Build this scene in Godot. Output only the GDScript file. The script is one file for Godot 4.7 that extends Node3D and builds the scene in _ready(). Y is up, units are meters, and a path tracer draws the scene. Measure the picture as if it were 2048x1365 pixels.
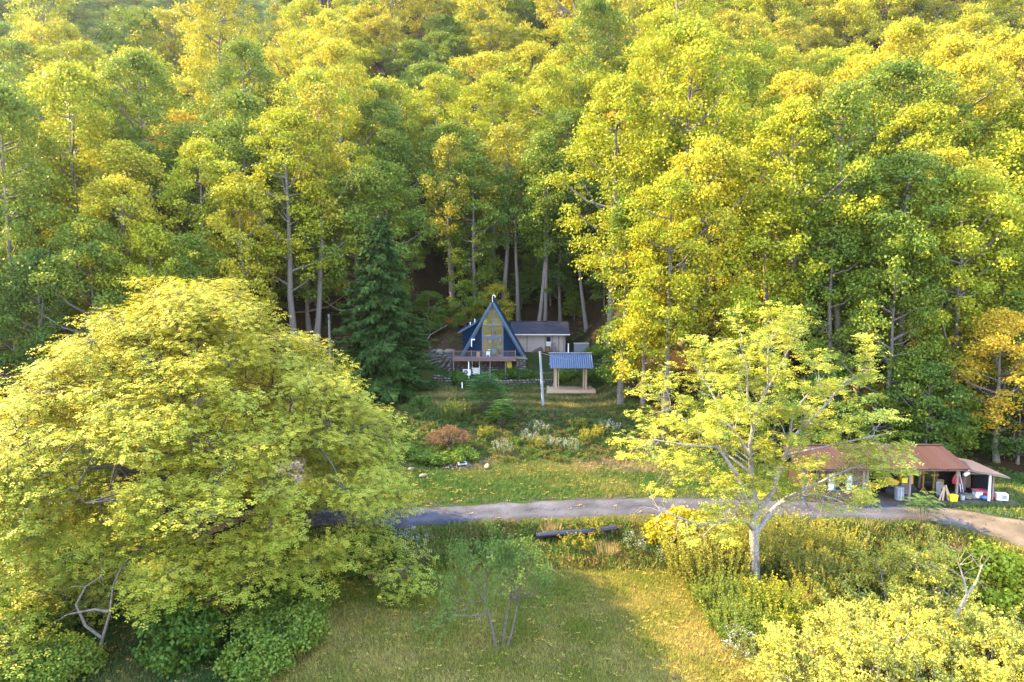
extends Node3D
# An A-frame cabin, a pavilion and an open barn in a mountain clearing in early autumn, seen from the air. x right, y up, d = -z into the picture.

class MB:   # mesh builder with its own normals and vertex colours
	var v := PackedVector3Array()
	var n := PackedVector3Array()
	var c := PackedColorArray()
	var ix := PackedInt32Array()
	var col := Color(1, 1, 1)
	func quad(a: Vector3, b: Vector3, e: Vector3, f: Vector3) -> void:   # corners counter-clockwise from outside
		var k := v.size()
		var nn := (b - a).cross(f - a)
		if nn.length_squared() < 1e-14:
			nn = (e - a).cross(f - a)
		nn = nn.normalized()
		for p in [a, b, e, f]:
			v.append(p); n.append(nn); c.append(col)
		for i in [0, 2, 1, 0, 3, 2]:
			ix.append(k + i)
	func tri(a: Vector3, b: Vector3, e: Vector3) -> void:
		var k := v.size()
		var nn := (b - a).cross(e - a).normalized()
		for p in [a, b, e]:
			v.append(p); n.append(nn); c.append(col)
		for i in [0, 2, 1]:
			ix.append(k + i)
	func box(o: Vector3, s: Vector3, bs := Basis()) -> void:   # centre, full size
		var h := s * 0.5
		var p := []
		for i in 8:
			p.append(o + bs * Vector3(h.x if i & 1 else -h.x, h.y if i & 2 else -h.y, h.z if i & 4 else -h.z))
		quad(p[4], p[5], p[7], p[6]); quad(p[1], p[0], p[2], p[3])
		quad(p[5], p[1], p[3], p[7]); quad(p[0], p[4], p[6], p[2])
		quad(p[6], p[7], p[3], p[2]); quad(p[0], p[1], p[5], p[4])
	func beam(a: Vector3, b: Vector3, w: float, h: float, up := Vector3.UP) -> void:
		var z := (b - a)
		var l := z.length()
		z = z / l
		if absf(z.dot(up)) > 0.98:
			up = Vector3.RIGHT
		var x := up.cross(z).normalized()
		box((a + b) * 0.5, Vector3(w, h, l), Basis(x, z.cross(x), z))
	func prism(poly: PackedVector2Array, o: Vector3, ax: Vector3, ay: Vector3, dep: Vector3) -> void:  # convex outline, counter-clockwise seen against dep
		var m := poly.size()
		var f := []
		var b := []
		for q in poly:
			f.append(o + ax * q.x + ay * q.y)
			b.append(o + ax * q.x + ay * q.y + dep)
		for i in range(1, m - 1):
			tri(f[0], f[i], f[i + 1]); tri(b[0], b[i + 1], b[i])
		for i in m:
			var j := (i + 1) % m
			quad(f[j], f[i], b[i], b[j])
	func tube(ps: Array, rs: Array, sides := 6, cap := true) -> void:
		var m := ps.size()
		var x := Vector3.ZERO
		var k0 := v.size()
		for i in m:
			var d: Vector3 = (ps[mini(i + 1, m - 1)] - ps[maxi(i - 1, 0)]).normalized()
			if x == Vector3.ZERO:
				x = d.cross(Vector3(0.31, 0.2, 0.93)).normalized()
			x = (x - d * x.dot(d)).normalized()
			var y := d.cross(x)
			for s in sides:
				var a := TAU * s / sides
				var q := x * cos(a) + y * sin(a)
				v.append(ps[i] + q * rs[i]); n.append(q); c.append(col)
		for i in m - 1:
			for s in sides:
				var a := k0 + i * sides + s
				var b := k0 + i * sides + (s + 1) % sides
				ix.append(a); ix.append(b + sides); ix.append(b)
				ix.append(a); ix.append(a + sides); ix.append(b + sides)
		if cap:
			for e in [0, m - 1]:
				var k := v.size()
				var d: Vector3 = (ps[m - 1] - ps[m - 2]).normalized() if e else (ps[0] - ps[1]).normalized()
				for s in sides:
					v.append(v[k0 + e * sides + s]); n.append(d); c.append(col)
				for s in range(1, sides - 1):
					ix.append(k); ix.append(k + (s + 1 if e else s)); ix.append(k + (s if e else s + 1))
	func blob(o: Vector3, s: Vector3, seed_: int, rough := 0.18, nu := 7, nv := 5) -> void:   # a lumpy stone, smooth normals
		var k := v.size()
		for j in nv + 1:
			for i in nu:
				var a := TAU * i / nu
				var b := PI * j / nv
				var d := Vector3(sin(b) * cos(a), cos(b), sin(b) * sin(a))
				var q := 1.0 + rough * (sin(d.x * 5.1 + seed_) + sin(d.y * 4.3 + seed_ * 1.7) + sin(d.z * 5.7 + seed_ * 2.3)) * 0.6
				v.append(o + d * s * 0.5 * q); n.append((d / s).normalized()); c.append(col)
		for j in nv:
			for i in nu:
				var a := k + j * nu + i
				var b := k + j * nu + (i + 1) % nu
				ix.append(a); ix.append(a + nu); ix.append(b)
				ix.append(b); ix.append(a + nu); ix.append(b + nu)
	func mesh() -> ArrayMesh:
		var a := []
		a.resize(Mesh.ARRAY_MAX)
		a[Mesh.ARRAY_VERTEX] = v; a[Mesh.ARRAY_NORMAL] = n; a[Mesh.ARRAY_COLOR] = c; a[Mesh.ARRAY_INDEX] = ix
		var m := ArrayMesh.new()
		m.add_surface_from_arrays(Mesh.PRIMITIVE_TRIANGLES, a)
		return m

class LB:   # leaf builder: many small flat faces with vertex colours
	var v := PackedVector3Array()
	var c := PackedColorArray()
	var ix := PackedInt32Array()
	func leaf(p: Vector3, d: Vector3, s: Vector3, l: float, w: float, col: Color) -> void:
		var k := v.size()
		var m := p + d * (l * 0.42)
		var q := s * w
		v.append(p); v.append(m + q); v.append(p + d * l); v.append(m - q)
		c.append(col); c.append(col); c.append(col); c.append(col)
		ix.append(k); ix.append(k + 1); ix.append(k + 2)
		ix.append(k); ix.append(k + 2); ix.append(k + 3)
	func blade(p: Vector3, tip: Vector3, s: Vector3, col: Color) -> void:
		var k := v.size()
		v.append(p - s); v.append(p + s); v.append(tip)
		c.append(col); c.append(col); c.append(col)
		ix.append(k); ix.append(k + 1); ix.append(k + 2)
	func mesh() -> ArrayMesh:
		var a := []
		a.resize(Mesh.ARRAY_MAX)
		a[Mesh.ARRAY_VERTEX] = v; a[Mesh.ARRAY_COLOR] = c; a[Mesh.ARRAY_INDEX] = ix
		var m := ArrayMesh.new()
		m.add_surface_from_arrays(Mesh.PRIMITIVE_TRIANGLES, a)
		return m

var R := RandomNumberGenerator.new()
var units := PackedVector3Array()
var ui := 0
var M := {}
var bumps := FastNoiseLite.new()
var patches := FastNoiseLite.new()
var used := {}

func rf(a: float, b: float) -> float:
	return R.randf_range(a, b)

func ru() -> Vector3:
	ui = (ui + 1) & 4095
	return units[ui]

func lin(r: float, g: float, b: float) -> Color:
	return Color(r, g, b).linear_to_srgb()

# ---------------------------------------------------------------- ground
const CEN := [[0, 0], [40.5, 0.1], [43, 0.7], [44.6, 1.6], [49, 1.75], [57, 2.2], [60, 2.8], [66, 4.9], [70, 5.3], [76, 6.2], [80, 6.7], [84, 7.6], [87, 8.5], [92, 8.8], [95, 9.8], [105, 14.5], [150, 40], [300, 156]]
const LEF := [[0, 0], [40.5, 0.3], [45, 1.3], [49, 1.6], [60, 2.2], [69, 3.3], [80, 7.5], [95, 14], [105, 18.5], [150, 43], [300, 156]]
const RIG := [[0, 0], [40.5, 0.1], [43, 0.9], [44.6, 1.6], [50, 1.8], [56, 2.0], [60, 3.2], [70, 7.5], [105, 23], [150, 48], [300, 160]]

func pl(t: Array, x: float) -> float:
	if x <= t[0][0]:
		return t[0][1]
	for i in t.size() - 1:
		if x <= t[i + 1][0]:
			return lerpf(t[i][1], t[i + 1][1], (x - t[i][0]) / (t[i + 1][0] - t[i][0]))
	var k := t.size() - 1
	return t[k][1] + (t[k][1] - t[k - 1][1]) / (t[k][0] - t[k - 1][0]) * (x - t[k][0])

func ss(a: float, b: float, x: float) -> float:
	var t := clampf((x - a) / (b - a), 0.0, 1.0)
	return t * t * (3.0 - 2.0 * t)

func gy(x: float, d: float) -> float:   # height of the ground
	var wt := ss(-6.8, -7.6, x) * ss(-17.0, -14.0, x) * ss(77.5, 79.0, d) * ss(94.0, 90.0, d)
	var wl := ss(-11.0, -18.0, x)
	var wr := ss(9.0, 15.0, x)
	var h := pl(CEN, d) * (1.0 - wl - wr)
	if wl > 0.0:
		h += pl(LEF, d) * wl
	if wr > 0.0:
		h += pl(RIG, d) * wr
	h = lerpf(h, 8.55, wt)
	if d > 96.0:
		h += bumps.get_noise_2d(x, d) * 5.0 * ss(96.0, 130.0, d)
	if d > 150.0:
		var wf := ss(-0.27, -0.37, x / d) * ss(160.0, 172.0, d)
		if wf > 0.0:
			var far := 49.0 - (d - 165.0) * 0.25 if d < 240.0 else 30.0 + (d - 240.0) * 0.5 + clampf(-x - 60.0, 0.0, 260.0) * 0.42
			h = lerpf(h, far, wf)
		if d > 300.0 and wf < 1.0:
			h = lerpf(h, minf(h, 160.0 + (d - 300.0) * 0.12), 1.0 - wf)
	return h

func on(x: float, d: float, up := 0.0) -> Vector3:
	return Vector3(x, gy(x, d) + up, -d)

# ---------------------------------------------------------------- naming
func numbered(called: String) -> String:
	var k: int = used.get(called, 0)
	used[called] = k + 1
	return called if k == 0 else "%s_%03d" % [called, k]

func tag(o: Node, label: String, category: String, group := "") -> void:
	o.set_meta("label", label); o.set_meta("category", category)
	if group:
		o.set_meta("group", group)

func thing(called: String, label: String, category: String, at := Vector3.ZERO, turn := 0.0, group := "") -> Node3D:
	var o := Node3D.new()
	o.name = numbered(called)
	add_child(o, true)
	o.position = at
	o.rotation.y = turn
	tag(o, label, category, group)
	return o

func put(called: String, m: Mesh, mat: Material, parent: Node, at := Vector3.ZERO) -> MeshInstance3D:
	var o := MeshInstance3D.new()
	o.name = numbered(called) if parent == self else called
	o.mesh = m
	o.material_override = mat
	o.position = at
	parent.add_child(o, true)
	return o

func struct(called: String, m: Mesh, mat: Material) -> MeshInstance3D:
	var o := put(called, m, mat, self)
	o.set_meta("kind", "structure")
	return o

func single(called: String, m: Mesh, mat: Material, label: String, category: String, at := Vector3.ZERO, turn := 0.0, group := "") -> MeshInstance3D:
	var o := put(called, m, mat, self, at)
	o.rotation.y = turn
	tag(o, label, category, group)
	return o

func scatter(called: String, m: Mesh, mat: Material, where: Array, tints: Array, parent: Node = null, label := "", category := "") -> MultiMeshInstance3D:
	var mm := MultiMesh.new()
	mm.transform_format = MultiMesh.TRANSFORM_3D
	mm.use_colors = true
	mm.mesh = m
	mm.instance_count = where.size()
	for i in where.size():
		mm.set_instance_transform(i, where[i])
		mm.set_instance_color(i, tints[i])
	var o := MultiMeshInstance3D.new()
	o.multimesh = mm
	o.material_override = mat
	o.name = numbered(called) if parent == null else called
	(self if parent == null else parent).add_child(o, true)
	o.set_meta("kind", "stuff")
	if label:
		tag(o, label, category)
	return o

# ---------------------------------------------------------------- materials
func noise_tex(freq: float, lo: float, hi: float, octaves := 4, seed_ := 1, size := 256, type := FastNoiseLite.TYPE_SIMPLEX_SMOOTH) -> NoiseTexture2D:
	var f := FastNoiseLite.new()
	f.noise_type = type
	f.seed = seed_
	f.frequency = freq
	f.fractal_octaves = octaves
	var t := NoiseTexture2D.new()
	t.width = size; t.height = size
	t.seamless = true
	t.noise = f
	var g := Gradient.new()
	g.set_color(0, Color(lo, lo, lo)); g.set_color(1, Color(hi, hi, hi))
	t.color_ramp = g
	return t

func mat(called: String, r: float, g: float, b: float, rough := 0.8, metal := 0.0, tex: Texture2D = null, scale := 1.0, bump := 0.0) -> StandardMaterial3D:
	var m := StandardMaterial3D.new()
	m.resource_name = called
	m.albedo_color = lin(r, g, b)
	m.vertex_color_use_as_albedo = true
	m.roughness = rough
	m.metallic = metal
	if tex:
		m.albedo_texture = tex
		m.uv1_triplanar = true
		m.uv1_world_triplanar = true
		m.uv1_scale = Vector3.ONE * scale
		if bump > 0.0:
			m.heightmap_enabled = true
			m.heightmap_texture = tex
			m.heightmap_scale = bump
	M[called] = m
	return m

func leafmat(called: String, r: float, g: float, b: float, through := 0.75) -> StandardMaterial3D:
	var m := mat(called, r, g, b, 0.55)
	m.metallic_specular = 0.2
	m.backlight_enabled = true
	m.backlight = Color(through, through, through * 0.8)
	return m
# ---------------------------------------------------------------- trees
# vertex colours of leaves: a ratio round 1 between greener and yellower leaves; the material holds the tree's own colour
const GRN := Color(0.74, 0.98, 0.75)
const YEL := Color(1.26, 1.12, 0.5)
const RUS := Color(1.7, 0.75, 0.6)

func leaf_col(mix: float, k: float) -> Color:
	var c := GRN.lerp(YEL, mix)
	return Color(c.r * k, c.g * k, c.b * k)

func clump(lb: LB, o: Vector3, r: float, squash: float, count: int, size: float, mix: float, k: float, droop := 0.0) -> void:
	for i in count:
		var u := ru()
		if u.y < -0.35 and i & 1:
			u.y = -u.y
		var rr := r * pow(R.randf(), 0.45)
		if i % 6 == 0:
			rr *= 1.45
		var p := o + Vector3(u.x * rr, u.y * rr * squash, u.z * rr)
		var nn := (u * 0.45 + ru() + Vector3(0, 0.35, 0)).normalized()
		var d := nn.cross(ru())
		d = (d + Vector3(u.x * droop, -droop, u.z * droop)).normalized()
		var s := d.cross(nn).normalized()
		var sz := size * rf(0.6, 1.35)
		lb.leaf(p, d, s, sz, sz * rf(0.32, 0.5), leaf_col(clampf(mix + rf(-0.4, 0.4), 0.0, 1.25), k * rf(0.75, 1.2)))

func profile(t: float, fat: float) -> float:
	if t > 0.42:
		return pow(maxf(0.0, 1.0 - pow((t - 0.42) / 0.58, 2.2)), 0.6)
	return fat + (1.0 - fat) * t / 0.42

func make_tree(seed_: int, h: float, base: float, rad: float, fat: float, clumps: int, leaves: int, size: float, cr: float, lean := 0.3, squash := 0.75) -> Array:   # [trunk mesh, crown mesh]
	R.seed = seed_
	ui = seed_ * 37
	var t := MB.new()
	var lb := LB.new()
	var ps := []
	var rs := []
	var r0 := h * 0.0125 + 0.05
	var bend := ru() * lean * h * 0.06
	for i in 8:
		var f := i / 7.0
		ps.append(Vector3(bend.x * sin(f * 2.6) + rf(-0.12, 0.12), h * 0.93 * f, bend.z * sin(f * 2.2) + rf(-0.12, 0.12)))
		rs.append(r0 * (1.35 if i == 0 else 1.0) * (1.0 - 0.86 * f))
	ps[0] = Vector3(ps[0].x, -0.6, ps[0].z)
	t.tube(ps, rs, 7)
	var a := rf(0, TAU)
	for i in clumps:
		var f := pow((i + 0.5) / clumps, 0.85)
		a += 2.39996 + rf(-0.5, 0.5)
		var y := h * (base + (1.0 - base) * f)
		var lump := 1.0 + 0.32 * sin(a * 2.0 + f * 7.0 + seed_) + 0.2 * sin(a * 5.0 - f * 11.0 + seed_ * 2.0)
		var rr := rad * profile(f, fat) * sqrt(rf(0.22, 1.0)) * lump
		var c := Vector3(cos(a) * rr, y - cr * 0.5 * squash, sin(a) * rr)
		var seg := clampf((y / h) / 0.93 * 7.0, 0.0, 6.99)
		var axis: Vector3 = ps[int(seg)].lerp(ps[int(seg) + 1], seg - int(seg))
		c += Vector3(axis.x, 0, axis.z)
		if sin(a * 3.0 + f * 8.0 + seed_ * 1.3) > 0.8 and f < 0.9:
			continue
		var cs := cr * rf(0.5, 1.3)
		clump(lb, c, cs, squash, int(leaves * cs * cs / (cr * cr)), size, rf(0.15, 0.7), rf(0.85, 1.12), 0.25)
		if i % 3 == 0 and rr > 1.2:
			var y0 := maxf(y - rr * rf(0.5, 0.9), h * 0.14)
			seg = clampf((y0 / h) / 0.93 * 7.0, 0.0, 6.99)
			var q: Vector3 = ps[int(seg)].lerp(ps[int(seg) + 1], seg - int(seg))
			var mid := q.lerp(c, 0.5) + Vector3(0, -0.1 * rr, 0)
			var rb := 0.035 + 0.014 * rr
			t.tube([q, mid, c + Vector3(0, 0.2, 0)], [rb * 1.5, rb, rb * 0.3], 4, false)
	return [t.mesh(), lb.mesh()]

func make_spruce(seed_: int, h: float, rad: float, dens: float) -> Array:
	R.seed = seed_
	var t := MB.new()
	var lb := LB.new()
	t.tube([Vector3(0, -0.6, 0), Vector3(0, h * 0.5, 0), Vector3(0, h, 0)], [0.34, 0.2, 0.03], 7)
	var a := 0.0
	var n := int(h * 7.5 * dens)
	for i in n:
		var f := pow((i + 0.5) / n, 1.05)
		a += 2.39996 + rf(-0.4, 0.4)
		var y := h * (0.05 + 0.94 * f)
		var l := rad * pow(1.0 - f, 0.8) * rf(0.55, 1.15) + 0.3
		var out := Vector3(cos(a), 0, sin(a))
		var across := Vector3(-sin(a), 0, cos(a))
		var pts := []
		for k in 5:
			var g := k / 4.0
			pts.append(Vector3(0, y, 0) + out * l * g + Vector3(0, l * (0.12 * g - 0.62 * g * g + 0.36 * g * g * g) - 0.1 * g, 0))
		t.tube(pts, [0.05, 0.04, 0.03, 0.02, 0.01], 3, false)
		var m := int(l * 50.0) + 10
		for k in m:
			var g := pow(R.randf(), 0.55)
			var s := g * 4.0
			var b: Vector3 = pts[mini(int(s), 3)].lerp(pts[mini(int(s), 3) + 1], s - mini(int(s), 3))
			var side := -1.0 if k & 1 else 1.0
			var off := across * side * l * 0.3 * (1.15 - g) * R.randf()
			var d := (across * side * rf(0.0, 0.8) + out * rf(0.2, 0.9) + Vector3(0, rf(-1.4, 0.1), 0)).normalized()
			var w := d.cross(out + ru() * 0.6).normalized()
			var ll := rf(0.3, 0.75)
			lb.leaf(b + off - Vector3(0, off.length() * 0.25, 0), d, w, ll, rf(0.06, 0.12), leaf_col(rf(-0.1, 0.25), rf(0.7, 1.2)))
	return [t.mesh(), lb.mesh()]

var tips := []       # [point, direction] of the twigs a grown tree ends in

func grow(t: MB, p: Vector3, d: Vector3, l: float, r: float, level: int, wander: float, lift: float) -> void:
	var n := 4
	var ps := [p]
	var rs := [r]
	var q := p
	var dd := d
	for i in n:
		dd = (dd + ru() * wander + Vector3(0, lift, 0)).normalized()
		q += dd * l / n
		ps.append(q)
		rs.append(r * (1.0 - 0.62 * (i + 1.0) / n))
	t.tube(ps, rs, 5 if r > 0.05 else 3, false)
	if level == 0:
		tips.append([q, dd])
		return
	tips.append([q, dd])
	var kids := 2 + (R.randi() & 1) + (1 if level > 1 else 0)
	for i in kids:
		var g := rf(0.35, 1.0) if i else 1.0
		var s := g * n
		var k := mini(int(s), n - 1)
		var b: Vector3 = ps[k].lerp(ps[k + 1], s - k)
		var side := ru()
		side = (side - dd * side.dot(dd)).normalized()
		grow(t, b, (dd + side * rf(0.5, 1.1)).normalized(), l * rf(0.55, 0.75), r * lerpf(1.0, 0.4, g) * 0.62, level - 1, wander, lift)

func spray(lb: LB, p: Vector3, d: Vector3, n: int, l: float, w: float, spread: float, mix: float, k: float) -> void:   # compound leaves that hang outward from a twig
	for i in n:
		var o := p + Vector3(rf(-1, 1) * spread, rf(-0.35, 0.3) * spread, rf(-1, 1) * spread)
		var dir := (d * 0.4 + (o - p) * 0.6 / maxf(spread, 0.1) + ru() * 0.35)
		dir.y -= 0.15
		dir = dir.normalized()
		var side := dir.cross(Vector3.UP + ru() * 0.35).normalized()
		var down := Vector3(0, -0.18, 0)
		var cm := clampf(mix + rf(-0.4, 0.4), 0.0, 1.2)
		var kk := k * rf(0.85, 1.15)
		for j in 2:
			var b := o + dir * l * 0.5 * j + down * (l * 0.25 * j * j)
			var c := leaf_col(clampf(cm + rf(-0.2, 0.2), 0.0, 1.2), kk * rf(0.9, 1.1))
			lb.leaf(b, (dir * 0.55 + side + down).normalized(), (dir - side * 0.5).normalized(), l * 0.62, w, c)
			lb.leaf(b, (dir * 0.55 - side + down).normalized(), (dir + side * 0.5).normalized(), l * 0.62, w, c)

func path3(pts: Array, o: Vector3) -> Array:
	var a := []
	for p in pts:
		a.append(o + p)
	return a

func place(called: String, meshes: Array, bark: String, leaf: String, label: String, category: String, at: Vector3, turn := 0.0, scale := 1.0, group := "", tall := 1.0) -> Node3D:
	var o := thing(called, label, category, at, turn, group)
	var wide := 1.0 if tall == 1.0 else 0.86 + 0.28 * absf(sin(at.x * 3.7 + at.z * 1.9))
	o.scale = Vector3(scale * wide, scale * tall, scale * (2.0 - wide))
	put("trunk", meshes[0], M[bark], o)
	put("crown", meshes[1], M[leaf], o)
	if meshes.size() > 2:
		put("flowers", meshes[2], M[meshes[3]], o).set_meta("kind", "stuff")
	return o
func edge(x: float) -> float:
	return pl([[-80, 66], [-50, 69], [-35, 73], [-24, 82], [-16, 89], [-10, 96], [-4, 97], [8, 96], [10.5, 92], [11.5, 71], [14, 65], [20, 62], [36, 61], [42, 57], [60, 50], [90, 45]], x)

const COLUMNS := [[-0.62, "above the far left lawn"], [-0.5, "above the left stone wall"], [-0.38, "over the domed golden tree's left shoulder"], [-0.27, "over the domed golden tree's top"], [-0.17, "behind the dark spruce"], [-0.09, "left of the A-frame's peak"], [-0.03, "behind the A-frame's peak"], [0.03, "behind the beige bungalow's left half"], [0.08, "behind the beige bungalow's right half"], [0.16, "behind the blue-roofed pavilion"], [0.24, "right of the pavilion"], [0.36, "behind the sparse pale-barked tree"], [0.46, "behind the barn's plank room"], [0.57, "above the red barn roof"], [0.68, "above the barn's side shed"], [9.0, "above the far right verge"]]
const ORD := ["first", "second", "third", "fourth", "fifth", "sixth", "seventh", "eighth", "ninth", "tenth", "eleventh", "twelfth", "thirteenth", "fourteenth", "fifteenth", "sixteenth", "seventeenth", "eighteenth", "nineteenth", "twentieth"]

func ordinal(i: int) -> String:
	if i < 20:
		return ORD[i]
	var tens: int = (i + 1) / 10
	var word: String = ["", "", "twenty", "thirty", "forty", "fifty", "sixty", "seventy", "eighty"][tens]
	return word + "-" + ORD[i % 10] if (i + 1) % 10 else ["", "", "twentieth", "thirtieth", "fortieth", "fiftieth", "sixtieth", "seventieth", "eightieth"][tens]

func forest() -> void:
	var kinds := {
		"tulip_tree": [make_tree(11, 30, 0.28, 5.9, 0.6, 118, 250, 0.27, 1.5, 0.3, 0.65), make_tree(12, 32, 0.34, 6.3, 0.55, 122, 250, 0.27, 1.5, 0.3, 0.65), make_tree(13, 28, 0.24, 5.4, 0.65, 112, 250, 0.27, 1.45, 0.3, 0.65)],
		"oak_tree": [make_tree(21, 25, 0.30, 7.2, 0.7, 128, 250, 0.28, 1.6, 0.3, 0.6), make_tree(22, 24, 0.26, 6.8, 0.7, 122, 250, 0.28, 1.55, 0.3, 0.6)],
		"maple_tree": [make_tree(31, 22, 0.18, 5.8, 0.7, 116, 250, 0.25, 1.4, 0.3, 0.65), make_tree(32, 21, 0.2, 5.4, 0.7, 112, 250, 0.25, 1.4, 0.3, 0.65)],
		"pole_tree": [make_tree(41, 27, 0.5, 3.6, 0.5, 50, 200, 0.26, 1.25, 0.8), make_tree(42, 25, 0.46, 3.9, 0.5, 50, 200, 0.26, 1.25, 0.9)],
		"edge_tree": [make_tree(51, 21, 0.10, 3.2, 0.75, 86, 210, 0.24, 1.1), make_tree(52, 18, 0.08, 3.7, 0.8, 86, 210, 0.24, 1.15)],
		"ivy_tree": [make_tree(55, 22, 0.12, 2.3, 0.7, 70, 200, 0.22, 0.95)],
		"understory_tree": [make_tree(61, 9, 0.14, 3.4, 0.7, 60, 190, 0.22, 0.95, 0.5, 0.45), make_tree(62, 7, 0.10, 3.0, 0.8, 54, 190, 0.22, 0.9, 0.5, 0.45)],
	}
	var far := {
		"tulip_tree": [make_tree(14, 26, 0.42, 6.8, 0.75, 112, 120, 0.38, 1.4, 0.3, 0.7), make_tree(15, 25, 0.42, 6.6, 0.7, 108, 120, 0.38, 1.4, 0.3, 0.7)],
		"oak_tree": [make_tree(23, 21, 0.42, 7.8, 0.8, 124, 120, 0.38, 1.5, 0.3, 0.65), make_tree(24, 20, 0.42, 7.4, 0.8, 118, 120, 0.38, 1.45, 0.3, 0.65)],
		"maple_tree": [make_tree(33, 18, 0.36, 6.4, 0.8, 108, 120, 0.36, 1.35, 0.3, 0.65), make_tree(34, 17, 0.36, 6.0, 0.8, 102, 120, 0.36, 1.3, 0.3, 0.65)],
	}
	var trees := []    # [x, d, kind, tint, scale]
	# trees whose trunks and crowns stand out at the forest edge
	for a in [
		[10.9, 68.0, "ivy_tree", "leaf_green", 1.0], [12.9, 66.4, "edge_tree", "leaf_gold", 1.05], [14.9, 65.0, "tulip_tree", "leaf_lime", 0.84], [18.9, 66.4, "tulip_tree", "leaf_gold", 0.9], [24.4, 64.0, "pole_tree", "leaf_lime", 0.95], [26.6, 66.0, "tulip_tree", "leaf_lime", 0.85], [31.6, 64.6, "pole_tree", "leaf_green", 1.0], [36.4, 63.6, "tulip_tree", "leaf_green", 0.8], [34.0, 66.6, "pole_tree", "leaf_lime", 1.0], [40.6, 62.0, "tulip_tree", "leaf_lime", 0.82], [45.0, 60.5, "edge_tree", "leaf_green", 0.9], [43.0, 57.0, "understory_tree", "leaf_deep", 1.0], [47.5, 55.5, "understory_tree", "leaf_green", 1.0],
		[21.0, 62.0, "edge_tree", "leaf_lime", 0.8], [29.3, 62.4, "edge_tree", "leaf_green", 1.0], [33.6, 60.6, "maple_tree", "leaf_green", 0.82], [38.4, 58.8, "understory_tree", "leaf_green", 1.0], [41.6, 57.4, "maple_tree", "leaf_orange", 0.7],
		[27.0, 58.6, "understory_tree", "leaf_deep", 1.05], [31.4, 58.2, "understory_tree", "leaf_green", 0.9], [22.6, 58.4, "understory_tree", "leaf_green", 0.95], [35.0, 56.8, "understory_tree", "leaf_deep", 0.9], [18.2, 60.4, "understory_tree", "leaf_green", 0.8],
		[3.6, 95.6, "pole_tree", "leaf_green", 1.0], [4.5, 96.0, "pole_tree", "leaf_green", 0.95], [10.4, 95.0, "pole_tree", "leaf_deep", 0.9], [-8.2, 98.0, "pole_tree", "leaf_amber", 1.0], [-5.4, 99.0, "tulip_tree", "leaf_green", 0.9], [-1.6, 101.0, "pole_tree", "leaf_amber", 1.0], [1.0, 99.5, "pole_tree", "leaf_deep", 0.92], [7.0, 98.5, "tulip_tree", "leaf_deep", 0.8],
		[-6.6, 97.0, "understory_tree", "leaf_green", 1.0], [-2.0, 97.2, "understory_tree", "leaf_amber", 0.95], [-11.5, 96.0, "understory_tree", "leaf_deep", 1.0], [1.4, 103.0, "understory_tree", "leaf_deep", 0.7], [-4.4, 104.0, "understory_tree", "leaf_green", 0.7], [5.8, 104.0, "understory_tree", "leaf_deep", 0.75], [9.2, 100.0, "understory_tree", "leaf_green", 0.6], [12.6, 93.0, "understory_tree", "leaf_deep", 0.7], [3.2, 108.0, "understory_tree", "leaf_green", 0.8],
		[-26.4, 82.0, "tulip_tree", "leaf_lime", 0.95], [-24.2, 83.5, "pole_tree", "leaf_amber", 1.05], [-30.4, 78.0, "tulip_tree", "leaf_gold", 0.86], [-19.8, 87.0, "oak_tree", "leaf_green", 1.0], [-16.0, 90.0, "tulip_tree", "leaf_green", 0.95],
		[-49.0, 71.0, "maple_tree", "leaf_deep", 0.72], [-44.6, 72.4, "maple_tree", "leaf_green", 0.95], [-39.0, 73.5, "maple_tree", "leaf_lime", 0.85], [-35.0, 75.0, "edge_tree", "leaf_green", 0.95], [-53.0, 69.0, "oak_tree", "leaf_deep", 0.7],
	]:
		trees.append(a)
	R.seed = 404
	var d := 60.0
	while d < 268.0:
		var step := 7.6 if d < 105.0 else lerpf(8.6, 12.0, clampf((d - 105.0) / 110.0, 0.0, 1.0))
		var x := -0.86 * d - 4.0 + rf(0.0, step)
		while x < 0.84 * d:
			var xx := x + rf(-0.34, 0.34) * step
			var dd := d + rf(-0.36, 0.36) * step
			x += step
			var u := xx / dd
			if dd < edge(xx) + 2.5 or (u < -0.36 and dd > 190.0):
				continue
			var near := false
			for a in trees.slice(0, 50):
				if Vector2(xx - a[0], dd - a[1]).length() < 4.2:
					near = true
			if near:
				continue
			var deep := dd - edge(xx)
			var w := R.randf()
			var tall := 0.5 if d < 120.0 else 0.25
			var kind := "tulip_tree" if w < tall else ("oak_tree" if w < 0.76 else "maple_tree")
			if deep < 14.0 and xx > -14.0 and xx < 11.0:
				kind = "pole_tree" if w < 0.7 else "tulip_tree"
			w = R.randf() + bumps.get_noise_2d(xx * 2.2 + 90.0, dd * 2.2) * 0.5 + 0.06 * (xx / 40.0) + 0.22 * ss(95.0, 170.0, dd) - 0.08
			var tint := "leaf_green" if w < 0.25 else ("leaf_lime" if w < 0.68 else ("leaf_gold" if w < 0.97 else "leaf_amber"))
			if R.randf() < 0.01:
				tint = "leaf_orange"
			trees.append([xx, dd, kind, tint, rf(0.82, 1.12)])
			if deep < 22.0 and R.randf() < 0.6:      # saplings below
				var sx := xx + rf(2.2, 3.6) * (1.0 if R.randf() < 0.5 else -1.0)
				var sd := dd + rf(-2.5, 2.5)
				if sd > edge(sx) + 1.0 and absf(sx / sd) < 0.8:
					trees.append([sx, sd, "understory_tree", "leaf_deep" if R.randf() < 0.5 else ("leaf_green" if R.randf() < 0.7 else "leaf_lime"), rf(0.6, 1.1)])
		d += step
	# each tree is named by its colour, kind, rank up the slope and what it stands behind
	var columns := []
	for c in COLUMNS:
		columns.append([])
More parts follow.
